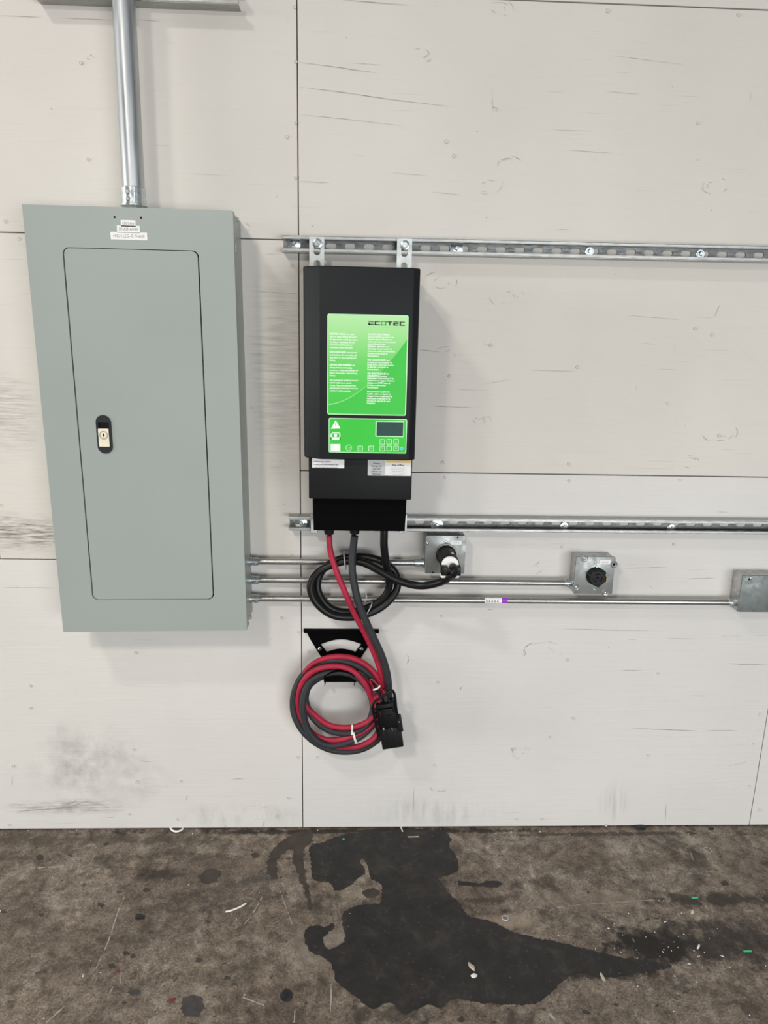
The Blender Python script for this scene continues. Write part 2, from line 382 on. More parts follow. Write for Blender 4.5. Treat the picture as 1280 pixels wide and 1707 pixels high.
# ================================================================ THE SETTING
FLOOR_Z = 0.0
bm = BM(); box(bm, -6.5, 6.5, -9.0, 0.05, -0.1, 0.0)
floor = obj('floor', bm, M_FLOOR); tag(floor, 'stained brown-grey concrete floor of the workshop', None, kind='structure')
bm = BM(); box(bm, -6.5, 6.5, 0.0165, 0.10, 0.0, 3.6)
wall = obj('wall_back', bm, M_GAP); tag(wall, 'wall clad in off-white painted plywood sheets', None, kind='structure')
XS = -0.1625; G = 0.0014
Z1, Z2, Z3, Z4 = 0.917, 1.8165, 1.191, 2.397
SHEETS = [  # x0, x1, z0, z1, material, proud
    (-2.6, XS, Z2, 3.4, M_PLY, 0.0), (-1.0385, XS, Z1, Z2, M_PLY_WORN, 0.0012), (-2.6, -1.0385, Z1, Z2, M_PLY, 0.0),
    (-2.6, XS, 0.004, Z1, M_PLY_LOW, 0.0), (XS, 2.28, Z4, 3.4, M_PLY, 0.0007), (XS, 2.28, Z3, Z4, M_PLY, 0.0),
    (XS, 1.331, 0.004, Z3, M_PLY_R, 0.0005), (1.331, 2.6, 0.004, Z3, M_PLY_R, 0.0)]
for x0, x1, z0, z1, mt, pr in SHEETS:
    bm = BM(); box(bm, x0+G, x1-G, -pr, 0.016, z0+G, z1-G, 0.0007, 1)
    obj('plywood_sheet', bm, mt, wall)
for x0, x1, y0, y1 in ((-6.5, -2.6, -0.0, 0.016), (2.6, 6.5, 0.0, 0.016)):
    bm = BM(); box(bm, x0+G, x1-G, y0, y1, 0.004, 3.4, 0.0007, 1); obj('plywood_sheet', bm, M_PLY, wall)

# cracks in the veneer, paint ridges and nail heads: too fine to pick apart
def sliver(bm, pts, w, d=0.0016):
    P = [W(u, v) for u, v in pts]; P = [Vector((p.x, 0, p.z)) for p in P]
    L = []
    for a, b_ in zip(P, P[1:]):
        k = max(2, int((b_-a).length/0.012))
        for j in range(k): L.append(a.lerp(b_, j/k))
    L.append(P[-1]); n = len(L); prev = None
    for i, p in enumerate(L):
        t = (L[min(i+1, n-1)]-L[max(i-1, 0)]).normalized(); nn = Vector((-t.z, 0, t.x))
        s = min(1, 4*min(i, n-1-i)/n+0.15)
        ww = w*s*random.uniform(0.45, 1.0); j = random.uniform(-1, 1)*w*0.2
        q = [bm.verts.new((p.x+nn.x*(o_+j), -d, p.z+nn.z*(o_+j))) for o_ in (-ww/2, ww/2)]
        if prev: bm.faces.new((prev[0], prev[1], q[1], q[0]))
        prev = q
bm = BM()
for pts, w in [
    ([(499, 104), (560, 112), (628, 122)], .0042), ([(499, 145), (570, 154), (650, 166), (752, 178)], .0040), ([(499, 191), (570, 198), (672, 210)], .0026),
    ([(582, 105), (640, 109)], .002), ([(570, 0), (680, 9)], .004), ([(500, 302), (548, 305)], .003), ([(946, 250), (1022, 256)], .0028),
    ([(718, 320), (768, 325)], .0025), ([(650, 288), (710, 293)], .0022), ([(590, 258), (608, 260)], .0025), ([(1010, 153), (1065, 157)], .0022),
    ([(1020, 93), (1140, 108)], .0016), ([(926, 382), (950, 383)], .002), ([(1048, 526), (1134, 533)], .0028), ([(1160, 528), (1190, 530)], .002),
    ([(1068, 572), (1092, 574)], .0025), ([(885, 617), (960, 619)], .0025), ([(700, 583), (733, 587)], .0045), ([(722, 677), (785, 679)], .0035),
    ([(1040, 947), (1112, 945)], .0028), ([(1142, 965), (1195, 963)], .0028), ([(1200, 968), (1270, 967)], .0015), ([(938, 1048), (1015, 1050), (1086, 1051)], .0032),
    ([(1206, 1106), (1280, 1108)], .0045), ([(1032, 1117), (1070, 1117)], .002), ([(1258, 1059), (1280, 1059)], .0024), ([(1052, 1214), (1165, 1218)], .0036),
    ([(1174, 1217), (1230, 1217)], .002), ([(1046, 1066), (1062, 1066)], .002), ([(1110, 1064), (1158, 1065)], .0018), ([(1200, 1060), (1240, 1060)], .001),
    ([(873, 1080), (876, 1090), (871, 1094)], .0045), ([(678, 1090), (682, 1097), (678, 1108)], .004), ([(852, 1246), (856, 1258)], .0045),
    ([(766, 1151), (770, 1143)], .006), ([(812, 1017), (822, 1015)], .005), ([(890, 943), (900, 936)], .0035), ([(892, 958), (904, 950)], .0025),
    ([(0, 979), (95, 980)], .0022), ([(100, 1344), (123, 1337), (127, 1333)], .004), ([(164, 1363), (190, 1362), (190, 1357)], .0022),
    ([(226, 1263), (240, 1269), (256, 1270)], .002), ([(30, 1352), (60, 1350), (120, 1346)], .007), ([(20, 1310), (21, 1292)], .005), ([(385, 1299), (406, 1298)], .003),
    ([(310, 1334), (313, 1324)], .004), ([(437, 1382), (440, 1368)], .006), ([(374, 1375), (378, 1380)], .006), ([(0, 26), (70, 29)], .003), ([(100, 30), (190, 34)], .0022), ([(225, 33), (268, 36)], .002),
    ([(32, 698), (43, 697)], .003), ([(440, 424), (470, 424)], .003), ([(425, 486), (500, 490)], .004), ([(408, 371), (418, 378)], .0045), ([(478, 30), (479, 36)], .003),
    ([(1225, 575), (1280, 620)], .0004), ([(735, 905), (700, 880)], .0003), ([(690, 1310), (688, 1370)], .003), ([(1110, 1340), (1108, 1374)], .0025), ([(1215, 1276), (1228, 1274)], .004),
    ([(1228, 1274), (1245, 1269)], .0025), ([(1195, 853), (1215, 854)], .0035), ([(820, 145), (822, 190)], .0012), ([(1250, 150), (1251, 170)], .002), ([(1200, 506), (1190, 530)], .0028),
    ([(1124, 590), (1125, 575)], .002), ([(1060, 640), (1061, 655)], .0025), ([(805, 572), (820, 578)], .005), ([(958, 613), (964, 608)], .006), ([(810, 640), (850, 632)], .002), ([(795, 700), (815, 694)], .004)]:
    sliver(bm, pts, w*0.36)
o = obj('veneer_crack', bm, M_CRACK, wall); o['kind'] = 'stuff'
bm = BM()
for (cx, cy, s) in ((830, 15, 26), (815, 310, 26), (845, 275, 30), (905, 1088, 34), (700, 90, 24), (870, 1255, 22), (830, 175, 22), (1200, 720, 30), (735, 470, 30), (845, 495, 30), (800, 700, 18), (745, 590, 20), (1150, 770, 20), (150, 95, 9), (735, 1310, 24), (1190, 310, 26)):
    for k in range(6):
        a = random.uniform(0, 6.28); r0 = s*random.uniform(.3, .8)
        pts = [(cx+r0*1.3*math.cos(a+j*.28), cy+r0*.8*math.sin(a+j*.28)) for j in range(random.randint(2, 5))]
        sliver(bm, pts, random.uniform(.0008, .0018))
o = obj('knot_ridge', bm, M_SCUFF, wall); o['kind'] = 'stuff'
bm = BM()
NAILS = [(948, 773), (948, 801), (1132, 800), (738, 771), (741, 796), (491, 12), (493, 296), (493, 103), (493, 205), (135, 105), (147, 266), (478, 228), (32, 398), (9, 369), (491, 680), (487, 443), (523, 445),
         (1122, 907), (936, 912), (1096, 1122), (735, 1027), (730, 1137), (945, 1100), (954, 1196), (956, 1197), (916, 1228), (1079, 1259), (723, 1275), (903, 1365), (496, 1262), (51, 1143), (51, 1180),
         (15, 1375), (22, 1277), (226, 1088), (228, 1303), (301, 1302), (215, 1357), (295, 1366), (223, 1249), (497, 1054), (420, 680), (470, 1030), (486, 925), (1265, 1190), (1254, 1240), (1248, 1310), (1265, 1350), (2, 842),
         (1162, 205), (1012, 18), (1230, 25), (743, 236), (756, 260), (705, 975), (514, 1085), (529, 1262), (818, 575), (749, 627), (962, 612), (1158, 547), (1186, 558), (1198, 726), (1112, 672), (860, 1365), (1010, 1375), (460, 1360), (480, 1330), (440, 1345)]
for u, v in NAILS:
    p = W(u, v); r = random.uniform(0.0032, 0.0045)
    lathe(bm, (p.x, 0.0005, p.z), FRONT, [(0, r*1.2), (0.0024, r*1.2), (0.0030, r*1.0), (0.0024, r*.75), (0.0022, r*.2)], 10)
o = obj('nail_head', bm, M_NAIL, wall, True); o['kind'] = 'stuff'

# black sealer patches and stains on the floor
def jag(pts, amp=0.004, step=0.012):
    P = catmull([FL(u, v) for u, v in pts], step, True)
    return [Vector((p.x+random.gauss(0, amp), p.y+random.gauss(0, amp), 0)) for p in P]
def slab(name, pts, mat, h, amp=0.0014, step=0.006):
    P = jag(pts, amp, step); bm = BM()
    T = [bm.verts.new((p.x, p.y, h)) for p in P]; B = [bm.verts.new((p.x+(p.x-P[0].x)*0, p.y, 0.0)) for p in P]
    for t in tessellate_polygon([P]): 
        try: bm.faces.new([T[i] for i in t])
        except ValueError: pass
    n = len(P)
    for i in range(n): bm.faces.new((T[i], T[(i+1) % n], B[(i+1) % n], B[i]))
    return obj(name, bm, mat, floor)
slab('sealer_patch', [(516, 1412), (519, 1440), (522, 1466), (549, 1471), (560, 1485), (580, 1478), (597, 1464), (609, 1452), (600, 1437), (605, 1431), (614, 1447), (618, 1464), (634, 1474), (636, 1490), (634, 1506), (620, 1507), (592, 1511), (572, 1522),
    (572, 1545), (576, 1565), (563, 1577), (549, 1583), (540, 1574), (537, 1565), (545, 1556), (557, 1547), (555, 1539), (543, 1546), (530, 1543), (515, 1546), (507, 1556), (511, 1576), (523, 1590), (546, 1600), (555, 1614), (561, 1636), (577, 1650), (592, 1661), (605, 1672),
    (622, 1682), (650, 1672), (672, 1690), (694, 1683), (715, 1675), (735, 1681), (755, 1665), (790, 1670), (840, 1675), (893, 1672), (922, 1652), (942, 1632), (968, 1622), (1010, 1630), (1060, 1622), (1118, 1612), (1090, 1602),
    (1040, 1597), (990, 1586), (940, 1573), (890, 1563), (852, 1553), (830, 1541), (806, 1533), (786, 1530), (774, 1519), (764, 1504), (748, 1490), (737, 1474), (732, 1464), (755, 1456), (764, 1448), (760, 1426), (748, 1410), (752, 1400), (742, 1388), (720, 1387), (704, 1383), (660, 1381), (640, 1387), (588, 1389), (570, 1392), (540, 1403)], M_TAR, 0.0012)
slab('sealer_patch', [(757, 1470), (778, 1470), (800, 1473), (815, 1469), (830, 1468), (838, 1474), (825, 1479), (800, 1478), (770, 1476)], M_TAR, 0.0010, 0.002)
slab('stain', [(520, 1384), (495, 1388), (470, 1402), (455, 1415), (447, 1432), (444, 1450), (452, 1461), (462, 1455), (461, 1438), (470, 1425), (488, 1415), (487, 1432), (493, 1448), (500, 1468), (511, 1495), (514, 1515), (519, 1512), (516, 1490), (510, 1462), (506, 1440), (508, 1415), (520, 1404)], M_STAIN, 0.0007, 0.0025)
slab('stain', [(302, 1672), (310, 1662), (325, 1658), (338, 1666), (341, 1680), (333, 1692), (318, 1696), (304, 1688)], M_STAIN2, 0.0007, 0.002)
slab('stain', [(213, 1654), (222, 1648), (234, 1652), (230, 1659), (218, 1660)], M_STAIN2, 0.0006, 0.002)
slab('stain', [(335, 1458), (345, 1450), (362, 1450), (368, 1458), (360, 1470), (345, 1474), (334, 1468)], M_STAIN, 0.0006, 0.003)
slab('stain', [(605, 1486), (618, 1481), (632, 1485), (628, 1494), (612, 1497)], M_STAIN, 0.0006, 0.002)
slab('stain', [(418, 1424), (425, 1422), (431, 1426), (424, 1431)], M_STAIN, 0.0006, 0.0015)
for s in range(46):   # small dark spots scattered over the concrete
    u = random.uniform(0, 1280); v = random.uniform(1392, 1705); r = random.uniform(2, 6)
    slab('stain', [(u+r*1.3*random.uniform(.6, 1.3)*math.cos(a), v+r*.8*random.uniform(.6, 1.3)*math.sin(a)) for a in [k*math.pi/4 for k in range(8)]], random.choice((M_STAIN, M_STAIN, M_STAIN2)), 0.0005, 0.001, 0.006)

bm = BM()
for pts, w in (([(207, 1495), (195, 1525), (182, 1565), (160, 1615)], .004), ([(437, 1495), (424, 1518), (407, 1541)], .004), ([(466, 1484), (474, 1505), (487, 1541)], .0035), ([(50, 1447), (80, 1446), (107, 1444)], .007),
               ([(76, 1706), (108, 1677)], .006), ([(400, 1661), (440, 1676)], .004), ([(134, 1455), (140, 1446)], .004), ([(915, 1518), (950, 1510), (1090, 1500)], .003), ([(490, 1705), (492, 1680)], .004), ([(552, 1640), (551, 1690)], .005), ([(200, 1640), (202, 1620)], .003), ([(925, 1700), (915, 1690)], .009), ([(1100, 1460), (1060, 1450)], .003), ([(180, 1664), (190, 1640)], .003)):
    P = catmull([FL(u, v) for u, v in pts], .008); prev = None
    for i, p in enumerate(P):
        t = (P[min(i+1, len(P)-1)]-P[max(i-1, 0)]).normalized(); n_ = Vector((-t.y, t.x, 0))*w*random.uniform(.15, .5)
        q = [bm.verts.new((p.x-n_.x, p.y-n_.y, .0004)), bm.verts.new((p.x+n_.x, p.y+n_.y, .0004))]
        if prev and random.random() > .12: bm.faces.new((prev[0], prev[1], q[1], q[0]))
        prev = q
o = obj('scratch', bm, plain('pale_scratch', (0.36, 0.335, 0.295), 0.8, var=0.25), floor); o['kind'] = 'stuff'

# ================================================================ UPPER STRUT + BIG CONDUIT
ST = 0.0413
def strut(name, xa, za, xb, zb, label, screws=()):
    """open-front slotted channel from (xa,za) to (xb,zb); z = centre height"""
    k = (zb-za)/(xb-xa); L = xb-xa; hs = ST/2
    t = thing(name, (xa, 0, za), label, 'strut channel')
    sh = lambda bm: [setattr(v.co, 'z', v.co.z+za+k*(v.co.x-xa)) for v in bm.verts]
    bm = BM()
    for s in (-1, 1):
        lo, hi = sorted((s*hs, s*(hs-0.0025)))
        box(bm, xa, xb, -ST+0.001, -0.0005, lo, hi)
        tube(bm, [(xa, -ST+0.0030, s*(hs-0.0030)), (xb, -ST+0.0030, s*(hs-0.0030))], 0.0030, 10)
        lo, hi = sorted((s*(hs-0.003), s*(hs-0.0085)))
        box(bm, xa, xb, -ST, -ST+0.0025, lo, hi, 0.0006, 1)
        lo, hi = sorted((s*(hs-0.0065), s*(hs-0.009)))
        box(bm, xa, xb, -ST+0.0005, -ST+0.010, lo, hi)
    sh(bm); obj('channel', bm, M_STRUT, t, True)
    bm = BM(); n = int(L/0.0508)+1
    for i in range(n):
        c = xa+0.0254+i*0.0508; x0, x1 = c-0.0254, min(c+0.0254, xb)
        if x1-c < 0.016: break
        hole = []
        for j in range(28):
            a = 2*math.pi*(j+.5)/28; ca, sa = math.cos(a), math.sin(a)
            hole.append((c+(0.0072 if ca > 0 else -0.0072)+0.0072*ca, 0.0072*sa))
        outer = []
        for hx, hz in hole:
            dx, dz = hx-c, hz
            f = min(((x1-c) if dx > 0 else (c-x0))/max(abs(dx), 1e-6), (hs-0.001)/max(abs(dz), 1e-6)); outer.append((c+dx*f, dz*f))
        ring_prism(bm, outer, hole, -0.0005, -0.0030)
    sh(bm); obj('slotted_web', bm, M_WEB_SHADED, t)
    for (u, v, sq) in screws:
        p = W(u, v, 0.004); bm = BM()
        if sq: prism(bm, rrect(p.x-0.017, p.x+0.017, p.z-0.0115, p.z+0.0115, 0.005), -0.003, -0.0062, 0.001)
        else: lathe(bm, (p.x, -0.003, p.z), FRONT, [(0, .0125), (0.002, .0125), (0.003, .0115)], 24)
        w = obj('washer', bm, M_ZINC, t, True)
        bm = BM(); lathe(bm, (p.x, -0.006 if sq else -0.0055, p.z), FRONT, [(0, .0075), (.0015, .0075), (.0017, .0062), (.006, .0060), (.0072, .005)], 6)
        obj('screw_head', bm, M_ZINC, w)
    return t
a, b_ = W(470, 405.6, ST), W(1280, 423, ST)
RK1 = (b_.z-a.z)/(b_.x-a.x); RZ1 = lambda x: a_z1+RK1*(x-a_x1)
a_x1, a_z1 = a.x, a.z
strut('upper_strut_channel', a.x, a.z, 1.75, RZ1(1.75), 'galvanised slotted strut channel above the black charger',
      [(490, 406, True), (761, 414.5, True), (982.5, 419.5, False), (1167, 423.5, False)])
a, b_ = W(481, 873, ST), W(1280, 880, ST)
RK2 = (b_.z-a.z)/(b_.x-a.x); a_x2, a_z2 = a.x, a.z
strut('lower_strut_channel', a.x, a.z, 1.75, a.z+RK2*(1.75-a.x), 'galvanised slotted strut channel behind the bottom of the charger',
      [(502, 871.5, True), (728, 874.5, True), (940.5, 877, False), (1119, 880, False)])
pa, pb = W(57, -2, ST), W(397, 8, ST)
strut('overhead_strut_channel', pa.x, pb.z+ST/2, pb.x, pb.z+ST/2+0.001, 'short strut channel at the top edge behind the fat conduit')

pt = W(206, 0, 0.072); pb_ = W(223, 320, 0.072); PR = 0.0268
ct = thing('large_conduit', (pb_.x, -0.072, W(223, 345, 0.07).z), 'fat vertical galvanised conduit rising from the grey panel', 'conduit')
bm = BM(); kx = (pt.x-pb_.x)/(pt.z-pb_.z)
tube(bm, [(pb_.x, -0.072, pb_.z-0.02), (pb_.x+kx*1.1, -0.072, pb_.z+1.1)], PR, 40); obj('pipe', bm, M_PIPE, ct, True)
bm = BM(); zc = W(223, 345, .07).z
lathe(bm, (pb_.x-0.001, -0.072, zc), (0, 0, 1), [(0, .033), (.004, .033), (.0045, .0305), (.042, .0305), (.0435, .0285)], 40)
cp_ = obj('connector', bm, M_ZINC, ct, True)
for dz in (0.014, 0.030):
    bm = BM(); lathe(bm, (pb_.x-0.006, -0.101, zc+dz), (-.15, -1, 0), [(0, .0055), (.004, .0055), (.0055, .004)], 12); obj('set_screw', bm, M_STEEL, cp_)
bm = BM(); box(bm, pb_.x+0.009, pb_.x+0.0125, -0.1045, -0.095, zc+0.004, zc+0.042, .001); obj('seam_rib', bm, M_ZINC, cp_)
# strap that ties the conduit to the overhead channel
bm = BM(); zt = pb.z+ST/2; xt = pb_.x+kx*(zt-pb_.z)
tube(bm, [(xt+(PR+.002)*math.cos(x), -.072-(PR+.002)*math.sin(x), zt) for x in [math.pi*(-.25+1.5*i/24) for i in range(25)]], .0022, 6); obj('strap', bm, M_STRUT, ct, True)

# ================================================================ ELECTRICAL PANEL
PD = 0.141
C00, C10, C11, C01 = W(105.5, 1053.5, PD), W(411.5, 1051, PD), W(388, 351, PD), W(36.5, 340.5, PD)
PWD, PHT = 0.508, 1.105
def pmap(x, z, y):   # panel plane: x 0..PWD, z 0..PHT -> world
    s, t = x/PWD, z/PHT
    p = C00*(1-s)*(1-t)+C10*s*(1-t)+C11*s*t+C01*(1-s)*t
    return (p.x, y, p.z)
def pinv(u, v, d=PD):
    p = W(u, v, d); s, t = 0.5, 0.5
    for _ in range(20):
        q = Vector(pmap(s*PWD, t*PHT, 0)); s += (p.x-q.x)/PWD; t += (p.z-q.z)/PHT
    return s*PWD, t*PHT
pan = thing('electrical_panel', (0.5*(C00.x+C10.x), -0.07, C00.z), 'tall grey-green steel electrical panel with a locked door', 'electrical panel')
bm = BM(); prism(bm, [(0.004, 0.004), (PWD-0.004, 0.004), (PWD-0.004, PHT-0.004), (0.004, PHT-0.004)], -0.0015, -PD+0.016, 0, True, pmap); bx_ = obj('enclosure', bm, M_PANEL, pan)
D0, D1 = pinv(104, 412), pinv(331, 418); D2, D3 = pinv(357, 998.5), pinv(153.5, 1000.5)
dx0, dx1 = (D0[0]+D3[0])/2, (D1[0]+D2[0])/2; dz0, dz1 = (D2[1]+D3[1])/2, (D0[1]+D1[1])/2
NR = 8
hole = rrect(dx0, dx1, dz0, dz1, 0.016, NR)
outer = rrect(0, PWD, 0, PHT, 0.0015, NR)
bm = BM(); ring_prism(bm, outer, hole, -PD+0.018, -PD, pmap)
es = [e for e in bm.edges if all(abs(v.co.y+PD) < 1e-6 for v in e.verts) and len(e.link_faces) == 2 and e.calc_face_angle(0) > 0.5]
bmesh.ops.bevel(bm, geom=es, offset=0.0012, segments=2, affect='EDGES', profile=0.5)
cover = obj('cover_trim', bm, M_PANEL, pan)
bm = BM(); prism(bm, hole, -PD+0.030, -PD+0.014, 0, True, pmap); obj('door_recess', bm, M_DEEP, pan)
bm = BM(); prism(bm, rrect(dx0+0.0036, dx1-0.0034, dz0+0.0016, dz1-0.0018, 0.0140, NR), -PD+0.012, -PD-0.0004, 0.0008, True, pmap); door = obj('door', bm, M_PANEL, pan)
# latch
lx, lz = pinv(174.3, 724); lw, lh = 0.0195, 0.0500
bm = BM(); ring_prism(bm, rrect(lx-lw, lx+lw, lz-lh, lz+lh, lw-.0003, NR), rrect(lx-lw+.0055, lx+lw-.0055, lz-0.033, lz+0.032, 0.0015, NR), -PD+0.002, -PD-0.003, pmap)
lat = obj('latch', bm, M_SLOT, door)
bm = BM(); prism(bm, rrect(lx-lw+.005, lx+lw-.005, lz-0.033, lz+0.033, 0.001, NR), -PD+0.004, -PD-0.0006, 0, True, pmap); obj('latch_pocket', bm, M_DEEP, door)
ax_, az_ = pinv(173.8, 729.5)
bm = BM(); prism(bm, rrect(ax_-0.0135, ax_+0.0135, az_-0.0235, az_+0.0235, 0.001, 3), -PD-0.0005, -PD-0.0042, 0.0006, True, pmap); obj('lock_face', bm, M_CREAM, door)
rx_, rz_ = pinv(173.6, 725)
bm = BM(); ring_prism(bm, circle(rx_, rz_, 0.0105, 28), circle(rx_, rz_, 0.0092, 28), -PD-0.004, -PD-0.0050, pmap); obj('lock_ring', bm, M_BRASS, door)
bm = BM(); prism(bm, [(rx_-.0022, rz_), (rx_, rz_-.0048), (rx_+.0022, rz_), (rx_, rz_+.0052)], -PD-0.004, -PD-0.0047, 0, True, pmap); obj('keyhole', bm, M_DEEP, door)
for u, v in ((191, 362), (235, 363)):
    hx, hz = pinv(u, v); bm = BM(); prism(bm, circle(hx, hz, 0.0026, 12), -PD+.001, -PD-0.0004, 0, True, pmap); obj('rivet_hole', bm, M_DEEP, pan)
for (u0, u1, v0, v1, s) in ((201.5, 226, 367.5, 377, '120/240V'), (195, 233, 376.5, 387, '3PHASE 4WIRE'), (184.5, 245.5, 387.5, 398.5, 'HIGH LEG- B PHASE')):
    p0, p1 = W(u0, (v0+v1)/2, PD), W(u1, (v0+v1)/2+0.02*(u1-u0), PD); cz_ = 0.5*(p0.z+p1.z); hh = (v1-v0)*0.5*0.00170*.93
    bm = BM(); prism(bm, [(p0.x, cz_-hh), (p1.x, cz_-hh), (p1.x, cz_+hh), (p0.x, cz_+hh)], -PD, -PD-0.0006); lb = obj('label_strip', bm, M_PAPER, pan)
    bm = BM(); sz = hh*1.15; w = text_bm(bm, s, 0, 0, 0, sz); bm.free(); sc = (p1.x-p0.x)*.86/w
    bm = BM(); text_bm(bm, s, 0.5*(p0.x+p1.x), cz_-sz*.35, -PD-0.0009, sz, 'CENTER', sc); obj('lettering', bm, M_INKG, lb)
# studs and screws on the right flank
for u, v, d in ((391.5, 361, .112), (398.5, 366, .055), (412, 935, .115), (413, 967, .115), (413.5, 997, .115), (417.5, 1029, .05), (414, 1040, .1)):
    p = W(u, v, d); q = Vector(pmap(PWD-0.004, (p.z-C10.z)/(C11.z-C10.z)*PHT, -d))
    bm = BM(); lathe(bm, q-Vector((0.001, 0, 0)), (1, 0, 0), [(0, .006), (.003, .006), (.005, .0045)], 12); obj('knockout_screw', bm, M_PANEL, bx_, True)
q = Vector(pmap(PWD, pinv(391, 413)[1], -PD+0.014))
bm = BM(); box(bm, q.x-0.001, q.x+0.004, q.y-0.006, q.y+0.006, q.z-0.012, q.z+0.012, .002); obj('cover_clip', bm, M_PANEL, cover)

# ================================================================ BATTERY CHARGER
CF, LF, TF = 0.235, 0.200, 0.165
X0, X1 = W(505, 443, 0.205).x, W(701, 447, 0.222).x
ZT, ZB = W(612, 444.5, CF).z, W(612, 767, CF).z
XC = W(534, 600, CF).x
ch = thing('battery_charger', (0.5*(X0+X1), -0.05, W(600, 885, TF).z), 'black wall-mounted battery charger with a bright green front label', 'battery charger')
def hprism(bm, pts, z0, z1, bev=0.0):   # outline in x,y extruded upwards
    A = [bm.verts.new((x, y, z1)) for x, y in pts]; B = [bm.verts.new((x, y, z0)) for x, y in pts]; n = len(pts)
    fa, fb = bm.faces.new(A), bm.faces.new(B[::-1]); sd = [bm.faces.new((A[i], B[i], B[(i+1) % n], A[(i+1) % n])) for i in range(n)]
    if bev: bmesh.ops.bevel(bm, geom=list({e for f in [fa, fb]+sd for e in f.edges}), offset=bev, segments=3, affect='EDGES', profile=0.5)
    return bm
bm = BM(); hprism(bm, [(X0, -0.05), (X0, -0.203), (X0+.006, -0.208), (XC, -CF), (X1-0.016, -CF), (X1, -0.222), (X1, -0.05)], ZB, ZT, 0.0035)
cov = obj('front_cover', bm, M_BLK, ch, True)
lx0, lx1 = W(514.5, 800, LF).x, W(686.3, 800, LF).x; lz0 = W(600, 832.5, LF).z
bm = BM(); box(bm, lx0, lx1, -LF, -0.048, lz0, ZB+0.06, 0.003); low = obj('lower_body', bm, M_BLK2, ch, True)
tx0, tx1 = W(522.5, 860, TF).x, W(675.5, 860, TF).x; tz0 = W(600, 885, TF).z
bm = BM(); A = [(tx0-.003, lz0+.02), (tx1+.003, lz0+.02), (tx1, tz0), (tx0, tz0)]
prism(bm, A, -0.047, -TF, 0.002); obj('terminal_housing', bm, M_BLK3, ch)
for u0, u1, uv in ((515.5, 540.5, (529, 406)), (661.5, 686.5, (675, 409))):   # hanger brackets
    x0, x1 = W(u0, 420, ST+.004).x, W(u1, 420, ST+.004).x; zt_ = W(uv[0], uv[1]-11.5, ST+.004).z; c = W(*uv, ST+.005)
    def hh(cx, cz, w, h, n=NR): return rrect(cx-w, cx+w, cz-h, cz+h, min(w, h)*.98, n)
    zm = W(uv[0], uv[1]+22, ST).z; zq = ZT-0.06
    bm = BM()
    ring_prism(bm, rrect(x0, x1, zm, zt_, .0012, NR), hh(c.x-.001, c.z-0.013, .0085, .016), -ST, -ST-.004)
    z2 = W(528, 438.5, ST).z
    ring_prism(bm, rrect(x0, x1, zq, zm, .0005, NR), hh(c.x-.001, z2-.004, .0085, .011), -ST, -ST-.004)
    br = obj('hanger_bracket', bm, M_STEEL, ch)
    bm = BM(); lathe(bm, (c.x, -ST-.004, c.z), FRONT, [(0, .0125), (.002, .0125), (.0025, .0118)], 28); obj('washer', bm, M_ZINC, br, True)
    bm = BM(); lathe(bm, (c.x, -ST-.006, c.z), FRONT, [(0, .0088), (.006, .0088), (.0072, .0074)], 6); obj('hex_bolt', bm, M_ZINC, br)
    bm = BM(); lathe(bm, (c.x, -ST+.012, c.z), FRONT, [(0, .004), (.014, .004)], 10); obj('bolt_shank', bm, M_ZINC, br)
for u in (523.5, 672):
    p = W(u, 886, .06); bm = BM(); box(bm, p.x-.010, p.x+.010, -.062, -ST, p.z-.004, p.z+.05, .001); obj('mounting_foot', bm, M_STEEL, ch)

# ---- printed labels
def on(u, v, d): return W(u, v, d)
def plate(name, u0, u1, v0, v1, d, mat, parent, r, t=.0006, off=0.0):
    a, c = W(u0, v0, d), W(u1, v1, d)
    bm = BM(); prism(bm, rrect(a.x, c.x, c.z, a.z, r, 5), -d+.0002-off, -d-t-off); return obj(name, bm, mat, parent), (a.x, c.x, c.z, a.z)
EPS = .0003
def lab_rect(bm, x0, x1, z0, z1, y): prism(bm, [(x0, z0), (x1, z0), (x1, z1), (x0, z1)], y+.0001, y)
# upper label: measured corners (545,522)-(680,526), (547,692)-(676,694)
ua, uc = W(545.5, 522.8, CF), W(678, 693.2, CF); UX0, UX1, UZ0, UZ1 = ua.x, uc.x, uc.z, ua.z
ub = W(679.7, 526, CF).x; UX1 = (UX1+ub)/2
def green_grad():
    m, nt, b = nt_mat('green_gradient_print'); setp(b, 0.45, 0, 0.25)
    g = N(nt, 'ShaderNodeNewGeometry'); s = N(nt, 'ShaderNodeSeparateXYZ'); nt.links.new(g.outputs['Position'], s.inputs[0])
    t = N(nt, 'ShaderNodeMapRange'); t.inputs['From Min'].default_value = UZ0; t.inputs['From Max'].default_value = UZ1; nt.links.new(s.outputs[2], t.inputs[0])
    c = ramp(nt, t.outputs[0], [(0.0, (0.045, 0.52, 0.055)), (0.28, (0.070, 0.57, 0.070)), (0.55, (0.14, 0.62, 0.125)), (0.8, (0.32, 0.71, 0.265)), (1.0, (0.45, 0.76, 0.38))])
    # darker field under the printed swoosh: an arc rising to the right
    sx = math_n(nt, 'DIVIDE', math_n(nt, 'SUBTRACT', s.outputs[0], UX0), UX1-UX0)
    cv = math_n(nt, 'ADD', math_n(nt, 'MULTIPLY', math_n(nt, 'POWER', math_n(nt, 'MAXIMUM', sx, 0.0), 1.75), 0.68), 0.10)
    below = math_n(nt, 'GREATER_THAN', cv, t.outputs[0])
    col = mix(nt, below, c, (0.046, 0.52, 0.058))
    nt.links.new(col, b.inputs['Base Color']); return m
bm = BM(); prism(bm, rrect(UX0, UX1, UZ0, UZ1, .005, 6), -CF+.0002, -CF-.0006); L1 = obj('instruction_label', bm, green_grad(), ch)
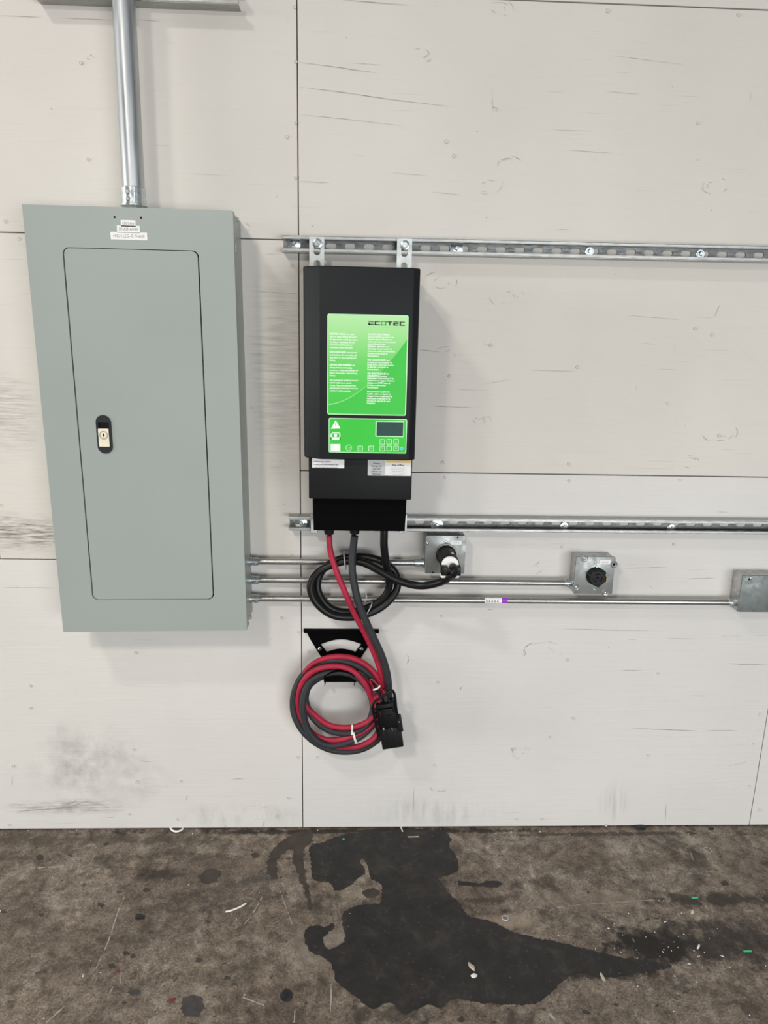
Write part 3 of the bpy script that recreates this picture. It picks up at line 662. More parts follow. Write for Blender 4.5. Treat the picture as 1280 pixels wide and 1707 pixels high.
bm = BM(); ring_prism(bm, rrect(UX0, UX1, UZ0, UZ1, .005, 6), rrect(UX0+.0026, UX1-.0026, UZ0+.0026, UZ1-.0026, .003, 6), -CF-.0005, -CF-.0008); obj('label_border', bm, M_LGREEN, L1)
UW, UH = UX1-UX0, UZ1-UZ0
bm = BM(); prev = None      # the light swoosh line
for i in range(28):
    s = 0.02+0.53*i/27; t = 0.10+0.68*s**1.75
    q = [bm.verts.new((UX0+UW*s, -CF-.0008, UZ0+UH*(t+o_))) for o_ in (-.0035*(1-.5*i/27), .009*(1-.6*i/27))]
    if prev: bm.faces.new((prev[0], prev[1], q[1], q[0]))
    prev = q
obj('swoosh', bm, M_LMINT, L1)
TXT_L = [("*ELECTRIC SHOCK", "can cause"), ("injury or death. Always disconnect",), ("line input power and battery before",), ("servicing or connecting. Do not",), ("touch bare electrical parts or",), ("uninsulated battery terminals.",), None,
         ("*EXPLOSIVE GASES", "are produced"), ("by the battery. Do not smoke, use",), ("open flame or cause sparking near",), ("battery.",), None,
         ("*ARCING AND BURNING", "can"), ("damage battery and charging",), ("connectors. Always turn charger off",), ("before connecting or disconnecting",), ("battery.",), None,
         ("Only trained and qualified personnel",), ("should install, use or service",), ("charger. Read and understand the",), ("manufacturer's instructions and your",), ("employer's safety practices.",)]
TXT_R = [("*UN CHOC ÉLECTRIQUE",), ("pourrait entraîner la mort ou des",), ("blessures graves. Débrancher la",), ("source de courant et l'accumulateur",), ("avant d'effectuer toute",), ("installation, réparation ou le",), ("démontage. Ne pas toucher les",), ("bornes non isolées ou connecteurs",), ("de sortie ou les pièces de",), ("l'accumulateur.",), None,
         ("*DES GAZ EXPLOSIFS", "sont"), ("produits par l'accumulateur. Ne",), ("jamais fumer, éviter toute flamme",), ("ou étincelle à proximité de",), ("l'accumulateur.",), None,
         ("*ARC ÉLECTRIQUE ET LA",), ("*COMBUSTION", "peuvent"), ("endommager l'accumulateur et les",), ("connecteurs du chargeur. Mettre le",), ("chargeur sur ARRÊT avant de",), ("brancher ou débrancher",), ("l'accumulateur.",), None,
         ("Seul le personnel qualifié doit",), ("installer, utiliser ou réparer ce",), ("chargeur. Lire et comprendre les",), ("instructions du fabricant et les",), ("pratiques de sécurité de votre",), ("employeur.",)]
def column(rows, x0, x1, z_top, z_bot, size):
    gaps = sum(0.75 if r is None else 1.0 for r in rows); dz = (z_top-z_bot)/(gaps-1); z = z_top-size*.36; bm = BM()
    for r in rows:
        if r is None: z -= dz*.75; continue
        x = x0
        for wrd in r:
            bold = wrd.startswith('*'); wrd = wrd.lstrip('*')
            x += text_bm(bm, wrd, x, z, -CF-.0010, size, 'LEFT', 0.83 if not bold else .87, .040 if bold else .022)+size*.25
        z -= dz
    return obj('lettering', bm, M_WGREEN, L1)
column(TXT_L, W(549.5, 600, CF).x, 0, W(560, 556.5, CF).z, W(560, 651, CF).z, .0057)
column(TXT_R, W(612.5, 600, CF).x, 0, W(630, 557.5, CF).z, W(630, 672, CF).z, .0057)
# stylised block logo
la, lc = W(613.5, 535, CF), W(675.5, 543, CF); lw6 = (lc.x-la.x)/6.0; h6 = la.z-lc.z
bmk, bmg = BM(), BM(); y = -CF-.0010; st = h6*.215
for i, chh in enumerate('ECOTEC'):
    a0 = la.x+i*lw6+lw6*.05; a1 = a0+lw6*.86; z0, z1 = lc.z, la.z; zm = (z0+z1)/2
    q = bmg if chh == 'O' else bmk
    if chh in 'ECOT': lab_rect(q, a0-(lw6*.1 if chh == 'T' else 0), a1, z1-st, z1, y)
    if chh in 'ECO': lab_rect(q, a0, a1, z0, z0+st*1.25, y)
    if chh == 'E': lab_rect(q, a0, a1, zm-st*.5, zm+st*.5, y); lab_rect(q, a0, a0+lw6*.26, z0, zm, y)
    if chh == 'C': lab_rect(q, a0, a0+lw6*.26, z0, z1, y)
    if chh == 'O': lab_rect(q, a0, a0+lw6*.16, z0, z1, y); lab_rect(q, a1-lw6*.16, a1, z0, z1, y)
    if chh == 'T': lab_rect(q, (a0+a1)/2-lw6*.11, (a0+a1)/2+lw6*.11, z0, z1, y)
obj('logo', bmk, M_INKB, L1); obj('logo_letter', bmg, M_GREEN, L1)
bm = BM(); lab_rect(bm, la.x, lc.x, lc.z-.0042, lc.z-.0037, y); obj('logo_rule', bm, M_LMINT, L1)

# control overlay: corners (547,695)-(678,699), (548,754)-(676,757)
ka, kc = W(547.8, 696.5, CF), W(677, 756, CF); KX0, KX1, KZ0, KZ1 = ka.x, kc.x, kc.z, ka.z
bm = BM(); prism(bm, rrect(KX0, KX1, KZ0, KZ1, .004, 6), -CF+.0002, -CF-.0008); K = obj('control_panel', bm, M_GREEN, ch)
bm = BM(); ring_prism(bm, rrect(KX0, KX1, KZ0, KZ1, .004, 6), rrect(KX0+.0022, KX1-.0022, KZ0+.0022, KZ1-.0022, .0025, 6), -CF-.0007, -CF-.0011); obj('panel_border', bm, M_LGREEN, K)
def kp(px, py): return W(530+px/8.0, 680+py/8.0-(px-650)/8.0*.018, CF)    # from the 8x enlargement
yk = -CF-.0012
def krect(bm, px0, px1, py0, py1, y=yk, r=None):
    a, c = kp(px0, py0), kp(px1, py1)
    prism(bm, rrect(a.x, c.x, c.z, a.z, r or .0006, 4), y+.0006, y); return a, c
bm = BM(); krect(bm, 768, 1142, 172, 397, yk, .0015); scr = obj('screen_frame', bm, M_LGREEN, K)
bm = BM(); krect(bm, 783, 1132, 186, 383, yk-.0004); obj('display', bm, M_LCD, scr)
a = kp(815, 290); bm = BM(); w = text_bm(bm, 'CONNECT BATTERY', a.x, a.z, yk-.0007, .0052, 'LEFT', .82); obj('display_lettering', bm, M_LCDTXT, scr)
bm = BM(); P = [kp(236, 155), kp(172, 268), kp(300, 268)]; prism(bm, [(p.x, p.z) for p in P], yk+.0006, yk); tri = obj('warning_symbol', bm, M_WGREEN, K)
bm = BM(); krect(bm, 231, 240, 192, 228, yk-.0003); krect(bm, 231, 240, 236, 244, yk-.0003); obj('exclamation_mark', bm, M_INKG, tri)
bm = BM()
for r4 in ((170, 298, 318, 332), (170, 182, 318, 418), (286, 298, 318, 418), (170, 298, 380, 418)): krect(bm, *r4, yk, .0002)
c = kp(234, 358); prism(bm, circle(c.x, c.z, .0040, 20), yk+.0006, yk); obj('battery_symbol', bm, M_WGREEN, K)
bm = BM(); krect(bm, 170, 298, 472, 572); obj('manual_symbol', bm, M_WGREEN, K)
def key(px, py, s, txt=None, arrow=0, rnd=False):
    c = kp(px, py); h = s/8.0*.00156*.93
    bm = BM()
    if rnd: ring_prism(bm, circle(c.x, c.z, h, 8, math.pi/8), circle(c.x, c.z, h*.80, 8, math.pi/8), yk+.0006, yk)
    else: ring_prism(bm, rrect(c.x-h, c.x+h, c.z-h, c.z+h, h*.3, 4), rrect(c.x-h*.74, c.x+h*.74, c.z-h*.74, c.z+h*.74, h*.2, 4), yk+.0006, yk)
    kk = obj('key', bm, M_LGREEN, K); bm = BM()
    if txt: text_bm(bm, txt, c.x, c.z-h*.22, yk, h*(.62 if len(txt) > 2 else .8), 'CENTER', .85, .01)
    if arrow: prism(bm, [(c.x-h*.3, c.z-arrow*h*.1), (c.x+h*.3, c.z-arrow*h*.1), (c.x, c.z+arrow*h*.42)], yk+.0002, yk); prism(bm, [(c.x-h*.1, c.z-h*.35), (c.x+h*.1, c.z-h*.35), (c.x+h*.1, c.z+h*.1), (c.x-h*.1, c.z+h*.1)], yk+.0002, yk)
    obj('key_lettering', bm, M_LGREEN, kk)
key(410, 527, 47, 'STOP', rnd=True); key(562, 538, 38, 'EQ'); key(709, 541, 38, 'F4')
key(856, 457, 38, 'F1'); key(949, 457, 38, arrow=1); key(1041, 457, 38, 'ESC'); key(856, 545, 38, 'F2'); key(949, 545, 38, arrow=-1); key(1041, 545, 38, 'OK')
c = kp(1116, 549); bm = BM(); prism(bm, circle(c.x, c.z, .0040, 20), yk+.0006, yk-.0002); bl = obj('indicator_lamp', bm, M_CYAN, K)
bm = BM(); prism(bm, circle(c.x, c.z, .0021, 16), yk, yk-.0006); obj('lamp_lens', bm, M_BLUE, bl)
# stickers on the lower body
def sticker(u0, u1, v0, v1, mat, name='sticker', parent=low, r=.0015, off=.0):
    a, c = W(u0, v0, LF), W(u1, v1, LF); bm = BM(); prism(bm, rrect(a.x, c.x, c.z, a.z, r, 4), -LF+.0002, -LF-.0007-off); return obj(name, bm, mat, parent), a.x, c.x, c.z, a.z
s1, sx0, sx1, sz0, sz1 = sticker(520.3, 573.8, 752, 780.5, M_PAPER)
bm = BM(); y = -LF-.0010
for i, tx in enumerate(('provide enough ventilation', 'to avoid uncontrolled emission if used', 'outside of ventilated battery charging')): text_bm(bm, tx, sx0+.003, W(540, 768.5+i*5.0, LF).z-.003, y, .0058, 'LEFT', .72, .018)
obj('lettering', bm, M_INK, s1)
s2, sx0, sx1, sz0, sz1 = sticker(613.5, 684.5, 752, 793.5, M_PAPER)
xm = W(642, 780, LF).x
bm = BM(); prism(bm, [(sx0+.001, sz0+.001), (xm, sz0+.001), (xm, sz1), (sx0+.001, sz1)], -LF-.0006, -LF-.0009); g1 = obj('grey_field', bm, M_PAPERG, s2)
bm = BM(); za = W(660, 771.5, LF).z; prism(bm, [(xm+.001, za), (sx1-.001, za), (sx1-.001, sz1), (xm+.001, sz1)], -LF-.0006, -LF-.0009); obj('amber_band', bm, M_AMBER, s2)
bm = BM()
for i, tx in enumerate(('Battery', 'Charger for', 'use with', 'Lithium Ion', 'Batteries')): text_bm(bm, tx, (sx0+xm)/2, W(628, 773.8+i*4.45, LF).z, y, .0068, 'CENTER', .88, .022)
obj('lettering', bm, M_INK, s2)
bm = BM(); text_bm(bm, 'Risk of Fire', (sx1+xm)/2, W(664, 776.8, LF).z, y, .0068, 'CENTER', .95, .025); obj('heading', bm, M_INK, s2)
bm = BM()
for i, tx in enumerate(('Use only battery packs that', 'include the battery management', 'system and all necessary', 'protection for the battery pack', 'related to the cell(s)')): text_bm(bm, tx, (sx1+xm)/2, W(664, 780.6+i*2.9, LF).z, y, .0040, 'CENTER', .80)
obj('fine_lettering', bm, M_INKG, s2)
# cable glands
GD = .105
def gland(u, r, h, parent=ch):
    p = W(u, 886, GD); bm = BM()
    lathe(bm, (p.x, -GD, tz0+.004), (0, 0, -1), [(0, r), (.006, r), (.0065, r*1.06), (h*.5, r*1.06), (h*.55, r*.9), (h, r*.78)], 20); return obj('cable_gland', bm, M_RUB, parent, True)
gland(548.5, .0165, .030); gland(591, .0165, .028)
for u in (548.5, 591):
    p = W(u, 886, GD); bm = BM(); lathe(bm, (p.x, -GD, tz0+.003), (0, 0, -1), [(0, .0185), (.005, .0185)], 6); obj('gland_nut', bm, M_BLK3, ch)

# ================================================================ CONDUITS AND BOXES
def conduit(name, pL, pR, dL, dR, label, r=.0093):
    A, B = W(*pL, dL), W(*pR, dR)
    A.x = -0.309
    t = thing(name, (A.x, -dL, A.z), label, 'conduit')
    bm = BM(); n = 16; tube(bm, [A.lerp(B, i/n) for i in range(n+1)], r, 20); obj('pipe', bm, M_EMT, t, True)
    for P, s in ((A, 1), (B, -1)):
        d = Vector((s, 0, 0)); bm = BM()
        lathe(bm, P-d*.001, d, [(0, .0150), (.004, .0150), (.0045, .0128), (.007, .0128), (.0075, .0118), (.027, .0118), (.028, .0100)], 22)
        c = obj('connector', bm, M_ZINC, t, True)
        bm = BM(); lathe(bm, P+d*.017+Vector((0, -.0105, -.004)), (0, -1, -.35), [(0, .0042), (.004, .0042), (.005, .003)], 10); obj('set_screw', bm, M_STEEL, c)
    return t, A, B
conduit('thin_conduit', (421, 935.8), (705.5, 938), .032, .032, 'topmost of three thin galvanised conduits, shortest, ending at the plugged-in box')
conduit('thin_conduit', (421, 966.5), (955, 971.5), .032, .032, 'middle of three thin galvanised conduits, ending at the box with an empty socket')
t3, A3, B3 = conduit('thin_conduit', (421, 997.5), (1227.5, 1004), .032, .034, 'lowest of three thin galvanised conduits, longest, carrying a white and purple sticker')
def wrap(name, u0, u1, mat, parent, r, a0=-60, a1=60):
    f0 = (W(u0, 999, .03).x-A3.x)/(B3.x-A3.x); f1 = (W(u1, 999, .03).x-A3.x)/(B3.x-A3.x); bm = BM(); g = []
    for f in (f0, f1):
        p = A3.lerp(B3, f); g.append([bm.verts.new(p+Vector((0, -math.cos(math.radians(a)), math.sin(math.radians(a))))*r) for a in [a0+(a1-a0)*k/10 for k in range(11)]])
    for k in range(10): bm.faces.new((g[0][k], g[0][k+1], g[1][k+1], g[1][k]))
    return obj(name, bm, mat, parent, True)
ws = wrap('sticker', 807, 836, M_PAPER, t3, .0097, -75, 70); wrap('purple_mark', 835.5, 845, M_PURPLE, ws, .0098, -30, 70); wrap('white_edge', 836, 845, M_PAPER, ws, .0097, -75, -30)
for k in range(5): wrap('printed_line', 809+k*4.5, 811.5+k*4.5, M_INKG, ws, .0098, -12, 22)

def jbox(name, x0, z1, w, depth, label, mplate, h=None):
    h = h or w
    t = thing(name, (x0+w/2, -depth/2, z1-h), label, 'junction box')
    bm = BM(); box(bm, x0+.002, x0+w-.002, -depth+.003, -.0015, z1-h+.002, z1-.002, .003); b_ = obj('steel_box', bm, M_BOX, t, True)
    for fx in (.2, .5, .8):
        for fd in (.35, .75):
            bm = BM(); c = Vector((x0+w*fx, -depth*fd, z1-.0028)); lathe(bm, c, (0, 0, 1), [(0, .0085), (.0012, .0085), (.0017, .0078), (.0012, .006), (.0012, .002)], 16); obj('knockout', bm, M_BOX, b_, True)
            bm = BM(); c = Vector((x0+.0028, -depth*fd, z1-h*fx)); lathe(bm, c, (-1, 0, 0), [(0, .0085), (.0012, .0085), (.0017, .0078), (.0012, .006), (.0012, .002)], 16); obj('knockout', bm, M_BOX, b_, True)
    return t
BW = .1165
def plate_corner(t, x0, z1, w, h, d, mat, notches=True):
    """raised cover plate with scooped screw corners"""
    bm = BM(); prism(bm, rrect(x0, x0+w, z1-h, z1, .004, 5), -d+.006, -d, .0016); p = obj('cover_plate', bm, mat, t, True)
    return p
def screw(bm, x, z, d, r=.0048): lathe(bm, (x, -d+.001, z), FRONT, [(0, r), (.0022, r), (.0034, r*.6)], 14)
# box with the plug in it
p = W(710.5, 893, .060); j1 = jbox('outlet_box', p.x, p.z, BW, .060, 'square steel outlet box with the thick black plug pushed into it', M_PLATE)
pl = plate_corner(j1, p.x, p.z, BW-.001, BW-.002, .060, M_PLATE)
for u, v in ((763, 896), (721.5, 954.5)):
    q = W(u, v, .06); bm = BM(); prism(bm, circle(q.x, q.z, .0026, 12), -.058, -.0604); obj('screw_hole', bm, M_DEEP, pl)
c1 = W(743.5, 925, .062)
bm = BM(); ring_prism(bm, circle(c1.x, c1.z, .034, 36), circle(c1.x, c1.z, .030, 36), -.058, -.0645); obj('raised_ring', bm, M_PLATE, pl, True)
for u, v in ((743.5, 903.5), (743.6, 910.5), (712.5, 906)):
    q = W(u, v, .062); bm = BM(); screw(bm, q.x, q.z, .0605, .0042); obj('plate_screw', bm, M_ZINC, pl, True)
def boxlabel(t, u0, u1, v0, v1, d, s):
    a, c = W(u0, v0, d), W(u1, v1, d); bm = BM(); prism(bm, [(a.x, c.z), (c.x, c.z), (c.x, a.z), (a.x, a.z)], -d+.0002, -d-.0006); l = obj('label_strip', bm, M_PAPER, t)
    bm = BM(); text_bm(bm, s, (a.x+c.x)/2, (a.z+c.z)/2-.0025, -d-.0009, .0068, 'CENTER', .78); obj('lettering', bm, M_INKG, l)
boxlabel(j1, 752.2, 769, 901.2, 907.8, .060, '22·24·26')
# box with an empty twist-lock socket
p = W(961, 928.4, .059); j2 = jbox('outlet_box', p.x, p.z, BW, .059, 'square steel outlet box with an empty round black socket', M_PLATE)
pl = plate_corner(j2, p.x, p.z, BW, BW-.002, .059, M_PLATE)
for i, (u, v) in enumerate(((974.5, 931), (1023.5, 941), (960, 979), (1009, 988.5))):
    q = W(u, v, .06); bm = BM(); lathe(bm, (q.x, -.0570, q.z), FRONT, [(0, .0105), (.0026, .0105), (.0033, .0092), (.0022, .0080), (.0016, .004)], 20); sc_ = obj('screw_corner', bm, M_BOX if i != 1 else M_PLATE, pl, True)
    bm = BM(); screw(bm, q.x, q.z, .0585, .0042); obj('plate_screw', bm, M_ZINC if i != 1 else M_DEEP, sc_, True)
for u, v in ((993, 938.3), (994.5, 944.5), (990.5, 982.5)):
    q = W(u, v, .06); bm = BM(); screw(bm, q.x, q.z, .0595, .0036); obj('plate_screw', bm, M_ZINC, pl, True)
boxlabel(j2, 1000, 1017, 933.8, 940.5, .059, '28·30·32')
c2 = W(992.5, 960, .06)
bm = BM(); lathe(bm, (c2.x, -.055, c2.z), FRONT, [(0, .0275), (.0065, .0275), (.0075, .0255), (.026, .0240), (.027, .0225), (.0255, .0215), (.0255, .002)], 40); so = obj('socket', bm, M_PLAST, j2, True)
for k in range(3):
    a = math.radians(100+120*k); bm = BM(); R_ = .0125
    pts = []
    for j in range(9):
        b2 = a+math.radians(-38+76*j/8); pts.append((c2.x+(R_+.0018)*math.cos(b2), c2.z+(R_+.0018)*math.sin(b2)))
    for j in range(8, -1, -1):
        b2 = a+math.radians(-38+76*j/8); pts.append((c2.x+(R_-.0018)*math.cos(b2), c2.z+(R_-.0018)*math.sin(b2)))
    prism(bm, pts, -.079, -.0812); obj('socket_slot', bm, M_DEEP, so)
    bm = BM(); b2 = a+math.radians(60)
    q = Vector((c2.x+.0235*math.cos(b2), -.066, c2.z+.0235*math.sin(b2))); lathe(bm, q, FRONT, [(0, .006), (.014, .006), (.0155, .0045)], 10); obj('socket_lug', bm, M_PLAST, so, True)
bm = BM(); lathe(bm, (c2.x, -.080, c2.z), FRONT, [(0, .0042), (.0035, .0042), (.005, .003)], 14); obj('socket_pin', bm, M_PLAST, so, True)
bm = BM(); q = W(1010.5, 966.5, .066); box(bm, q.x-.0022, q.x+.0016, -.070, -.060, q.z-.008, q.z+.008, .001); obj('tan_tab', bm, M_TAN, so)
# blank-plate box at the right edge
p = W(1238.5, 959.5, .062); j3 = jbox('junction_box', p.x, p.z, BW*1.02, .062, 'steel junction box with a dark blank cover cut off at the right edge', M_PLATE3)
pl = plate_corner(j3, p.x, p.z, BW*1.02, BW*1.02-.004, .062, M_PLATE3)
q = W(1251, 963.5, .062); bm = BM(); screw(bm, q.x, q.z, .0625, .0040); obj('plate_screw', bm, M_ZINC, pl, True)
q = W(1248.7, 965.6, .062); bm = BM(); prism(bm, circle(q.x, q.z, .0032, 12), -.061, -.0626); obj('screw_slot', bm, M_DEEP, pl)

# ================================================================ AC POWER CORD WITH PLUG
cord = [(640, 868, .105), (640, 890, .105), (640, 910, .100), (643, 935, .088), (648, 960, .072), (648, 980, .064), (638, 998, .062), (615, 1012, .060), (590, 1019.5, .060), (565, 1019, .062), (545, 1009, .064), (532, 990, .066), (529, 972, .064), (536, 953, .060), (551, 939, .056), (575, 930, .054), (605, 928, .054),
        (635, 935, .054), (655, 950, .056), (663, 970, .060), (657, 991, .064), (636, 1012, .070), (608, 1025, .076), (580, 1029, .080), (551, 1024, .084), (528, 1006, .086), (518, 985, .086), (521, 966, .084), (534, 951, .082), (555, 941, .080), (580, 935, .080), (605, 938, .086),
        (630, 950, .098), (655, 964, .104), (685, 974.5, .108), (710, 976, .118), (735, 970, .140), (750, 962, .168), (757, 955, .190), (757.5, 950, .186), (755, 945, .165)]
pc = thing('power_cord', (c1.x, -.06, c1.z-.03), 'thick black power cord coiled under the charger and plugged into the steel box', 'power cord')
path = catmull([W(*q) for q in cord], .007); bm = BM(); tube(bm, path, .0110, 16); obj('cord', bm, M_RUB, pc, True)
ax_p = Vector((0.015, -1, 0.0))
bm = BM(); lathe(bm, (c1.x, -.0615, c1.z), FRONT, [(0, .0285), (.008, .0285), (.010, .0262), (.056, .0248), (.064, .0240), (.066, .0268), (.086, .0268), (.090, .0255)], 40); pg = obj('plug_body', bm, M_PLAST, pc, True)
bm = BM(); lathe(bm, (c1.x, -.1505, c1.z), FRONT, [(0, .0240), (.007, .0240), (.0085, .0225), (.0085, .004)], 40)
pw = obj('plug_end', bm, M_WHITE, pc, True)
for dx in (-.0175, .0185):
    bm = BM(); box(bm, c1.x+dx-.0088, c1.x+dx+.0088, -.180, -.150, c1.z-.024, c1.z+.001, .002); obj('cord_clamp', bm, M_PLAST, pw, True)
    bm = BM(); lathe(bm, (c1.x+dx, -.179, c1.z-.011), FRONT, [(0, .004), (.003, .004), (.004, .003)], 8); obj('clamp_screw', bm, M_BLK2, pw)
bm = BM(); box(bm, c1.x-.026, c1.x+.026, -.166, -.146, c1.z-.036, c1.z-.024, .004); obj('clamp_jaw', bm, M_WHITE, pw, True)
bm = BM(); box(bm, c1.x+.003, c1.x+.012, -.1325, -.125, c1.z+.0215, c1.z+.0262, .001); obj('white_mark', bm, M_WHITE, pg)
def tie_loop(bm, c, nrm, rx, ry, r=.0016, up=None):
    n = Vector(nrm).normalized(); e1 = (Vector(up) if up else n.orthogonal()); e1 = (e1-n*e1.dot(n)).normalized(); e2 = n.cross(e1)
    tube(bm, [Vector(c)+e1*rx*math.cos(a)+e2*ry*math.sin(a) for a in [2*math.pi*i/28 for i in range(28)]], r, 8, True)
bm = BM(); tie_loop(bm, W(575, 934, .066), (1, 0, .12), .026, .028, .0018, (0, 0, 1)); obj('cable_tie', bm, M_TIE, pc, True)
bm = BM(); tie_loop(bm, W(611, 1018, .066), (1, 0, -.6), .030, .026, .0018, (.5, 0, 1))
tube(bm, catmull([W(608, 1003, .088), W(611, 995, .092), W(609, 988, .094)], .004), .0018, 8); obj('cable_tie', bm, M_TIE, pc, True)

# ================================================================ CABLE HOLDER
hd = thing('cable_holder', (W(567, 1100).x, -.03, W(567, 1135).z), 'black metal cable holder screwed to the wall, cables hanging from it', 'cable holder')
HY = -.004
def P2(u, v, d=.004): p = W(u, v, d); return (p.x, p.z)
top_arc = [P2(534.5+68*i/12, 1074-8.3*math.sin(math.pi*i/12)) for i in range(13)]
bot_arc = [P2(544.5+48*i/12, 1087-5.0*math.sin(math.pi*i/12)) for i in range(13)]
# plate built as strips around the arched cut-out
bm = BM()
def strip(A, B):
    va = [(bm.verts.new((x, -.0005, z)), bm.verts.new((x, -.0045, z))) for x, z in A]; vb = [(bm.verts.new((x, -.0005, z)), bm.verts.new((x, -.0045, z))) for x, z in B]
    for i in range(len(A)-1):
        bm.faces.new((va[i][1], va[i+1][1], vb[i+1][1], vb[i][1])); bm.faces.new((va[i][0], vb[i][0], vb[i+1][0], va[i+1][0]))
        bm.faces.new((va[i][1], va[i][0], va[i+1][0], va[i+1][1])); bm.faces.new((vb[i][1], vb[i+1][1], vb[i+1][0], vb[i][0]))
edge_top = [P2(512+114*i/12, 1055.5) for i in range(13)]
strip(edge_top, top_arc)
low_edge = [P2(540+54*i/12, 1137) for i in range(13)]
strip(bot_arc, low_edge)
strip([P2(512, 1055.5), P2(516, 1064), P2(527, 1082), P2(537, 1098), P2(540, 1137)], [top_arc[0], top_arc[0], P2(539, 1080), bot_arc[0], P2(541, 1137)])
strip([P2(626, 1055.5), P2(622, 1064), P2(611, 1082), P2(600, 1098), P2(594, 1137)], [top_arc[-1], top_arc[-1], P2(597.5, 1080), bot_arc[-1], P2(593, 1137)])
obj('back_plate', bm, M_BLK3, hd)
a, c = W(506, 1050, .012), W(631.6, 1056, .012)
bm = BM(); box(bm, a.x, c.x, -.012, -.0005, c.z, a.z, .0008); obj('top_flange', bm, M_BLK3, hd)
bm = BM()
for s, u in ((1, 541), (-1, 591)):     # side gussets below the saddle
    p = W(u, 1128, .06)
    vs = [Vector((p.x, y, z)) for y, z in ((-.004, W(u, 1110, .004).z), (-.075, W(u, 1118, .075).z), (-.075, W(u, 1143, .075).z), (-.004, W(u, 1137, .004).z))]
    A = [bm.verts.new(v) for v in vs]; B = [bm.verts.new(v+Vector((.002*s, 0, 0))) for v in vs]
    bm.faces.new(A); bm.faces.new(B[::-1])
    for i in range(4): bm.faces.new((A[i], B[i], B[(i+1) % 4], A[(i+1) % 4]))
obj('side_gusset', bm, M_BLK3, hd)
a, c = W(542, 1118, .072), W(590, 1135, .072)
bm = BM(); box(bm, a.x, c.x, -.074, -.071, c.z, a.z, .0005); obj('front_lip', bm, M_BLK3, hd)
# curved saddle the cables lie on
cs = W(567, 1130, .004); R0 = .070; bm = BM(); g = []
for y in (-.003, -.095):
    for rr in (R0, R0-.003): g.append([bm.verts.new((cs.x+rr*math.sin(math.radians(t)), y, cs.z+rr*math.cos(math.radians(t))-.002)) for t in range(-42, 43, 6)])
n = len(g[0])
for i in range(n-1):
    bm.faces.new((g[0][i], g[0][i+1], g[2][i+1], g[2][i])); bm.faces.new((g[1][i], g[3][i], g[3][i+1], g[1][i+1])); bm.faces.new((g[2][i], g[2][i+1], g[3][i+1], g[3][i])); bm.faces.new((g[0][i], g[1][i], g[1][i+1], g[0][i+1]))
obj('saddle', bm, M_BLK3, hd, True)
for u, v in ((533, 1082), (602.5, 1082)):
    p = W(u, v, .006); bm = BM(); lathe(bm, (p.x, -.004, p.z), FRONT, [(0, .0060), (.002, .0060), (.0045, .0035)], 14); obj('screw', bm, M_ZINC, hd, True)

# ================================================================ CHARGING CABLES (red + grey pair), coiled on the holder
red = [(548.5, 893, .105), (551, 920, .106), (560, 950, .112), (574, 985, .120), (592, 1025, .108), (610, 1060, .090), (624, 1090, .080), (633, 1115, .074), (638, 1140, .068), (641, 1165, .062), (640, 1190, .060), (633, 1213, .064), (622, 1231, .072), (601, 1243, .074), (576, 1246, .072), (550, 1242, .062), (526, 1229, .050), (506, 1208, .040), (494, 1182, .036), (494, 1155, .042), (503, 1129, .054),
       (519, 1109, .064), (541, 1098, .066), (566, 1094.5, .068), (590, 1098, .072), (611, 1109, .074), (627, 1126, .072), (637, 1148, .066), (639, 1172, .064), (632, 1195, .068), (613, 1214, .078), (587, 1227, .084), (560, 1233.5, .084), (537, 1231, .078), (517, 1219, .074), (503, 1199, .070), (497, 1175, .070), (499.5, 1150, .076),
       (508.5, 1131, .086), (524, 1118, .092), (545, 1111.5, .092), (566, 1111, .092), (586, 1117, .094), (602, 1131, .094), (614, 1150, .090), (622, 1172, .082), (624, 1190, .080), (612, 1203, .086), (590, 1211.5, .092), (565, 1212.5, .090), (543, 1206, .082), (525, 1192, .074), (509, 1174, .064), (508, 1150, .058),
       (527, 1130, .056), (556, 1121, .054), (583, 1121, .056), (606, 1133, .062), (620, 1152, .072), (626, 1168, .086), (630, 1184, .096)]
grey = [(591, 893, .105), (588, 920, .104), (587, 945, .106), (590, 972, .112), (598, 1005, .114), (611, 1038, .110), (625, 1068, .104), (637, 1095, .098), (645, 1122, .090), (648, 1148, .080), (648, 1175, .066), (644, 1205, .060), (632, 1230, .058), (607, 1247, .060), (578, 1252.5, .061), (550, 1249, .066), (525, 1237, .070), (504, 1217, .070), (491, 1192, .066), (488.5, 1170, .062), (493, 1148, .060),
        (504, 1127, .056), (522, 1111, .060), (544, 1103.5, .064), (567, 1102.5, .068), (591, 1107.5, .070), (611, 1120, .068), (626, 1138, .062), (632, 1160, .058), (632, 1185, .060), (620, 1209, .068), (600, 1228, .078), (575, 1239, .084), (551, 1242.5, .088), (529, 1235, .094), (513, 1216, .097), (506, 1192, .098), (505, 1169, .096),
        (511, 1146, .090), (524, 1130, .086), (543, 1122, .082), (565, 1120, .080), (587, 1124, .080), (605, 1137, .078), (617, 1156, .074), (622, 1178, .074), (616, 1201, .078), (598, 1217.5, .082), (574, 1222, .082), (550, 1217.5, .076), (530, 1205, .070), (516, 1187, .064), (509, 1165, .058),
        (516, 1142, .054), (540, 1126, .050), (568, 1119, .050), (596, 1125, .052), (616, 1142, .060), (629, 1160, .078), (637, 1178, .094)]
rc = thing('charging_cable', (W(548, 893, .105).x, -.105, tz0), 'red rubber charging cable running from the charger into the coil', 'cable', 'charging cables coiled on the holder')
bm = BM(); tube(bm, catmull([W(*q) for q in red], .007), .0084, 16); obj('cable_sheath', bm, M_RED, rc, True)
gc = thing('charging_cable', (W(591, 893, .105).x, -.105, tz0), 'dark grey rubber charging cable running from the charger into the coil', 'cable', 'charging cables coiled on the holder')
